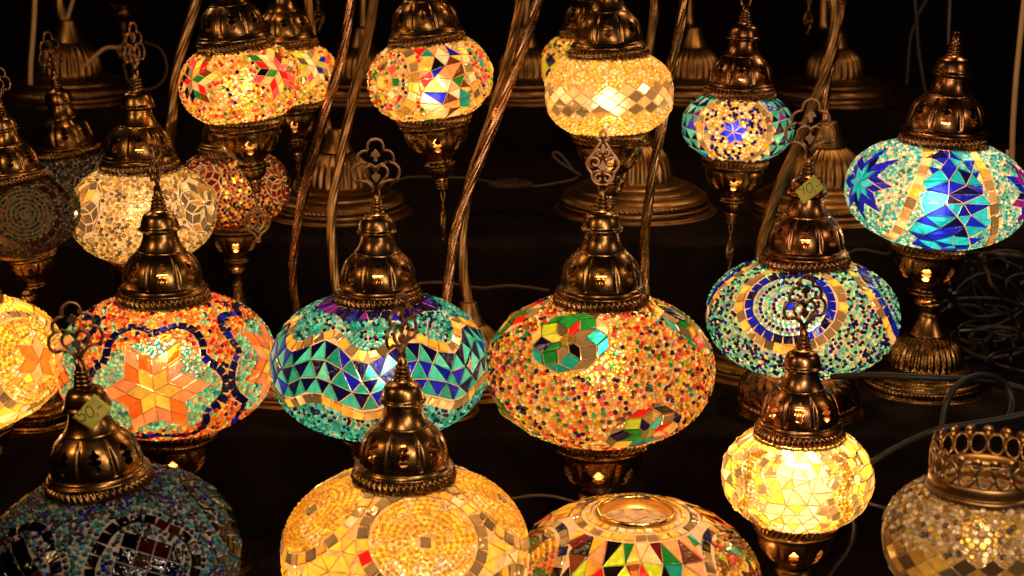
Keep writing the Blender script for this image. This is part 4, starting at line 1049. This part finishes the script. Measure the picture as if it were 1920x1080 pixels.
# ------------------------------------------------------------------ price tags with handwriting
STROKES = {'5': [[(.62, 1), (.15, .98), (.1, .58), (.35, .64), (.6, .5), (.62, .25), (.4, .02), (.05, .1)]],
           '0': [[(.5, 1), (.2, .85), (.08, .5), (.18, .12), (.42, 0), (.65, .2), (.72, .6), (.6, .92), (.42, 1), (.35, .9)]],
           '4': [[(.15, 1), (.08, .6), (.12, .48), (.6, .52)], [(.55, .95), (.58, .5), (.5, -.08)]],
           ',': [[(.12, .12), (.16, .02), (.08, -.16)]], '-': [[(.05, .45), (.55, .55)]]}
def price_tag(label, text, p, corners, w, rot, yaw, adv):
    root = thing('price_tag', label, 'price tag', p, 'handwritten price tags', yaw)
    mb = MB(); nx = 14; ny = 10
    c = np.array(corners, float) * w
    u, v = np.meshgrid(np.linspace(0, 1, nx), np.linspace(0, 1, ny)); u = u.ravel()[:, None]; v = v.ravel()[:, None]
    Q = (1 - u) * (1 - v) * c[0] + u * (1 - v) * c[1] + u * v * c[2] + (1 - u) * v * c[3]
    def bend(X): return .25 * X[:, 0] ** 2 / w - .12 * X[:, 0] * X[:, 1] / w + .02 * w * np.sin(X[:, 1] / w * 7)
    dep = bend(Q)
    V = np.stack([Q[:, 0], dep, Q[:, 1]], 1); V2 = V + np.array([0, .0003, 0])
    i = (np.arange(ny - 1)[:, None] * nx + np.arange(nx - 1)[None]).reshape(-1, 1)
    f = np.hstack([i, i + 1, i + nx + 1, i + nx])
    edge = list(range(nx)) + [r * nx + nx - 1 for r in range(1, ny)] + [(ny - 1) * nx + k for k in range(nx - 2, -1, -1)] + [r * nx for r in range(ny - 2, 0, -1)]
    m = len(V); ef = np.array([(edge[k], edge[k] + m, edge[(k + 1) % len(edge)] + m, edge[(k + 1) % len(edge)]) for k in range(len(edge))])
    mb.add(np.vstack([V, V2]), [f, (f + m)[:, ::-1], ef])
    link('paper', mb.mesh('tag_paper', [PAPER]), root)
    mb = MB(); x0 = -adv[0]; h = adv[1]; cr, sr = math.cos(R_(rot)), math.sin(R_(rot))
    for ch in text:
        for st in STROKES[ch]:
            pts = np.array([tuple(q[:2]) for q in spline([(a, b, 0) for a, b in st], 6)])
            X = np.stack([(x0 + pts[:, 0]) * h, (pts[:, 1] - .45) * h], 1); X = np.stack([X[:, 0] * cr - X[:, 1] * sr, X[:, 0] * sr + X[:, 1] * cr], 1)
            sweep(mb, np.stack([X[:, 0], bend(X) - .0002, X[:, 1]], 1), .00034, 5)
        x0 += {',': .3}.get(ch, .78)
    link('writing', mb.mesh('tag_writing', [INK]), root)
p = at(168, 773, 1.228)
price_tag('yellow green paper tag reading 50,- stuck on the dark unlit lamp', '50,-', p, [(-.62, -.22), (.02, -.66), (.72, .12), (.22, .66)], .0225, 27, -.1, (1.15, .0088))
p = at(1518, 353, 1.628)
price_tag('yellow paper tag reading 40,- stuck on the copper cap', '40,-', p, [(-.62, -.12), (-.25, -.72), (.72, -.02), (.18, .62)], .0225, 12, .12, (1.2, .0095))

# ------------------------------------------------------------------ the setting
def slab(name, x0, x1, y0, y1, z0, z1, mat, bev=.006):
    me = bpy.data.meshes.new(name)
    V = [(x0, y0, z0), (x1, y0, z0), (x1, y1, z0), (x0, y1, z0), (x0, y0, z1), (x1, y0, z1), (x1, y1, z1), (x0, y1, z1)]
    me.from_pydata(V, [], [(3, 2, 1, 0), (4, 5, 6, 7), (0, 1, 5, 4), (1, 2, 6, 5), (2, 3, 7, 6), (3, 0, 4, 7)]); me.materials.append(mat)
    o = link(name, me); o['kind'] = 'structure'
    b = o.modifiers.new('rounded_edge', 'BEVEL'); b.width = bev; b.segments = 3
    return o
slab('shelf', -1.6, 1.6, .7, YB - .002, ZA - .4, ZA, CLOTH)
slab('shelf', -1.6, 1.6, YB, YC - .002, ZA - .4, ZB, CLOTH)
slab('shelf', -1.6, 1.6, YC, YD - .002, ZA - .4, ZC, CLOTH)
slab('shelf', -1.6, .72, YD, 3.1, ZA - .4, ZD, CLOTH)
slab('backdrop', -3, 3, 3.5, 3.55, -1.2, 1.6, BACK)
slab('floor', -3, 3, .2, 3.5, -1.25, -1.2, BACK)

# ------------------------------------------------------------------ light
w = bpy.data.worlds.new('World'); scene.world = w; w.use_nodes = True
w.node_tree.nodes['Background'].inputs[0].default_value = (.0022, .0016, .0013, 1); w.node_tree.nodes['Background'].inputs[1].default_value = 1
def lamp(loc, watts, col, r):
    l = bpy.data.lights.new('off_frame_light', 'POINT'); l.energy = watts; l.color = col; l.shadow_soft_size = r
    o = bpy.data.objects.new('off_frame_light', l); COL.objects.link(o); o.location = loc
lamp((.22, .50, .06), 9, (1, .78, .58), .05)
lamp((.37, .62, -.13), 10, (1, .80, .62), .045)
lamp((-.12, .62, .20), 8, (1, .74, .50), .05)
lamp((-.80, .95, .05), 8, (1, .58, .22), .05)
lamp((.95, 1.20, .12), 5, (1, .66, .38), .05)
lamp((-.45, 1.75, .32), 4, (1, .55, .22), .05)  # from here on, unseen overhead lights added to brighten the stand bases
lamp((.35, 1.95, .36), 7, (1, .58, .25), .05)
lamp((.85, 2.15, .40), 8, (1, .60, .28), .05)
lamp((-.9, 2.2, .35), 4, (1, .60, .28), .05)

# ------------------------------------------------------------------ camera
cam = bpy.data.cameras.new('camera'); co = bpy.data.objects.new('camera', cam); COL.objects.link(co)
cam.sensor_width = 36; cam.lens = 36 * F / 1920; cam.clip_start = .05; cam.clip_end = 50
co.rotation_euler = (PI / 2 - PITCH, 0, 0)
cam.dof.use_dof = True; cam.dof.focus_distance = 1.52; cam.dof.aperture_fstop = 10
scene.camera = co
scene.view_settings.view_transform = 'Standard'; scene.view_settings.look = 'None'; scene.view_settings.exposure = 0; scene.view_settings.gamma = 1
cy = scene.cycles
cy.max_bounces = 8; cy.diffuse_bounces = 3; cy.glossy_bounces = 4; cy.transmission_bounces = 5; cy.transparent_max_bounces = 12
cy.sample_clamp_indirect = 6; cy.use_denoising = True; cy.caustics_reflective = False; cy.caustics_refractive = True
for o in list(bpy.data.objects):
    if '_hook' in o: del o['_hook']
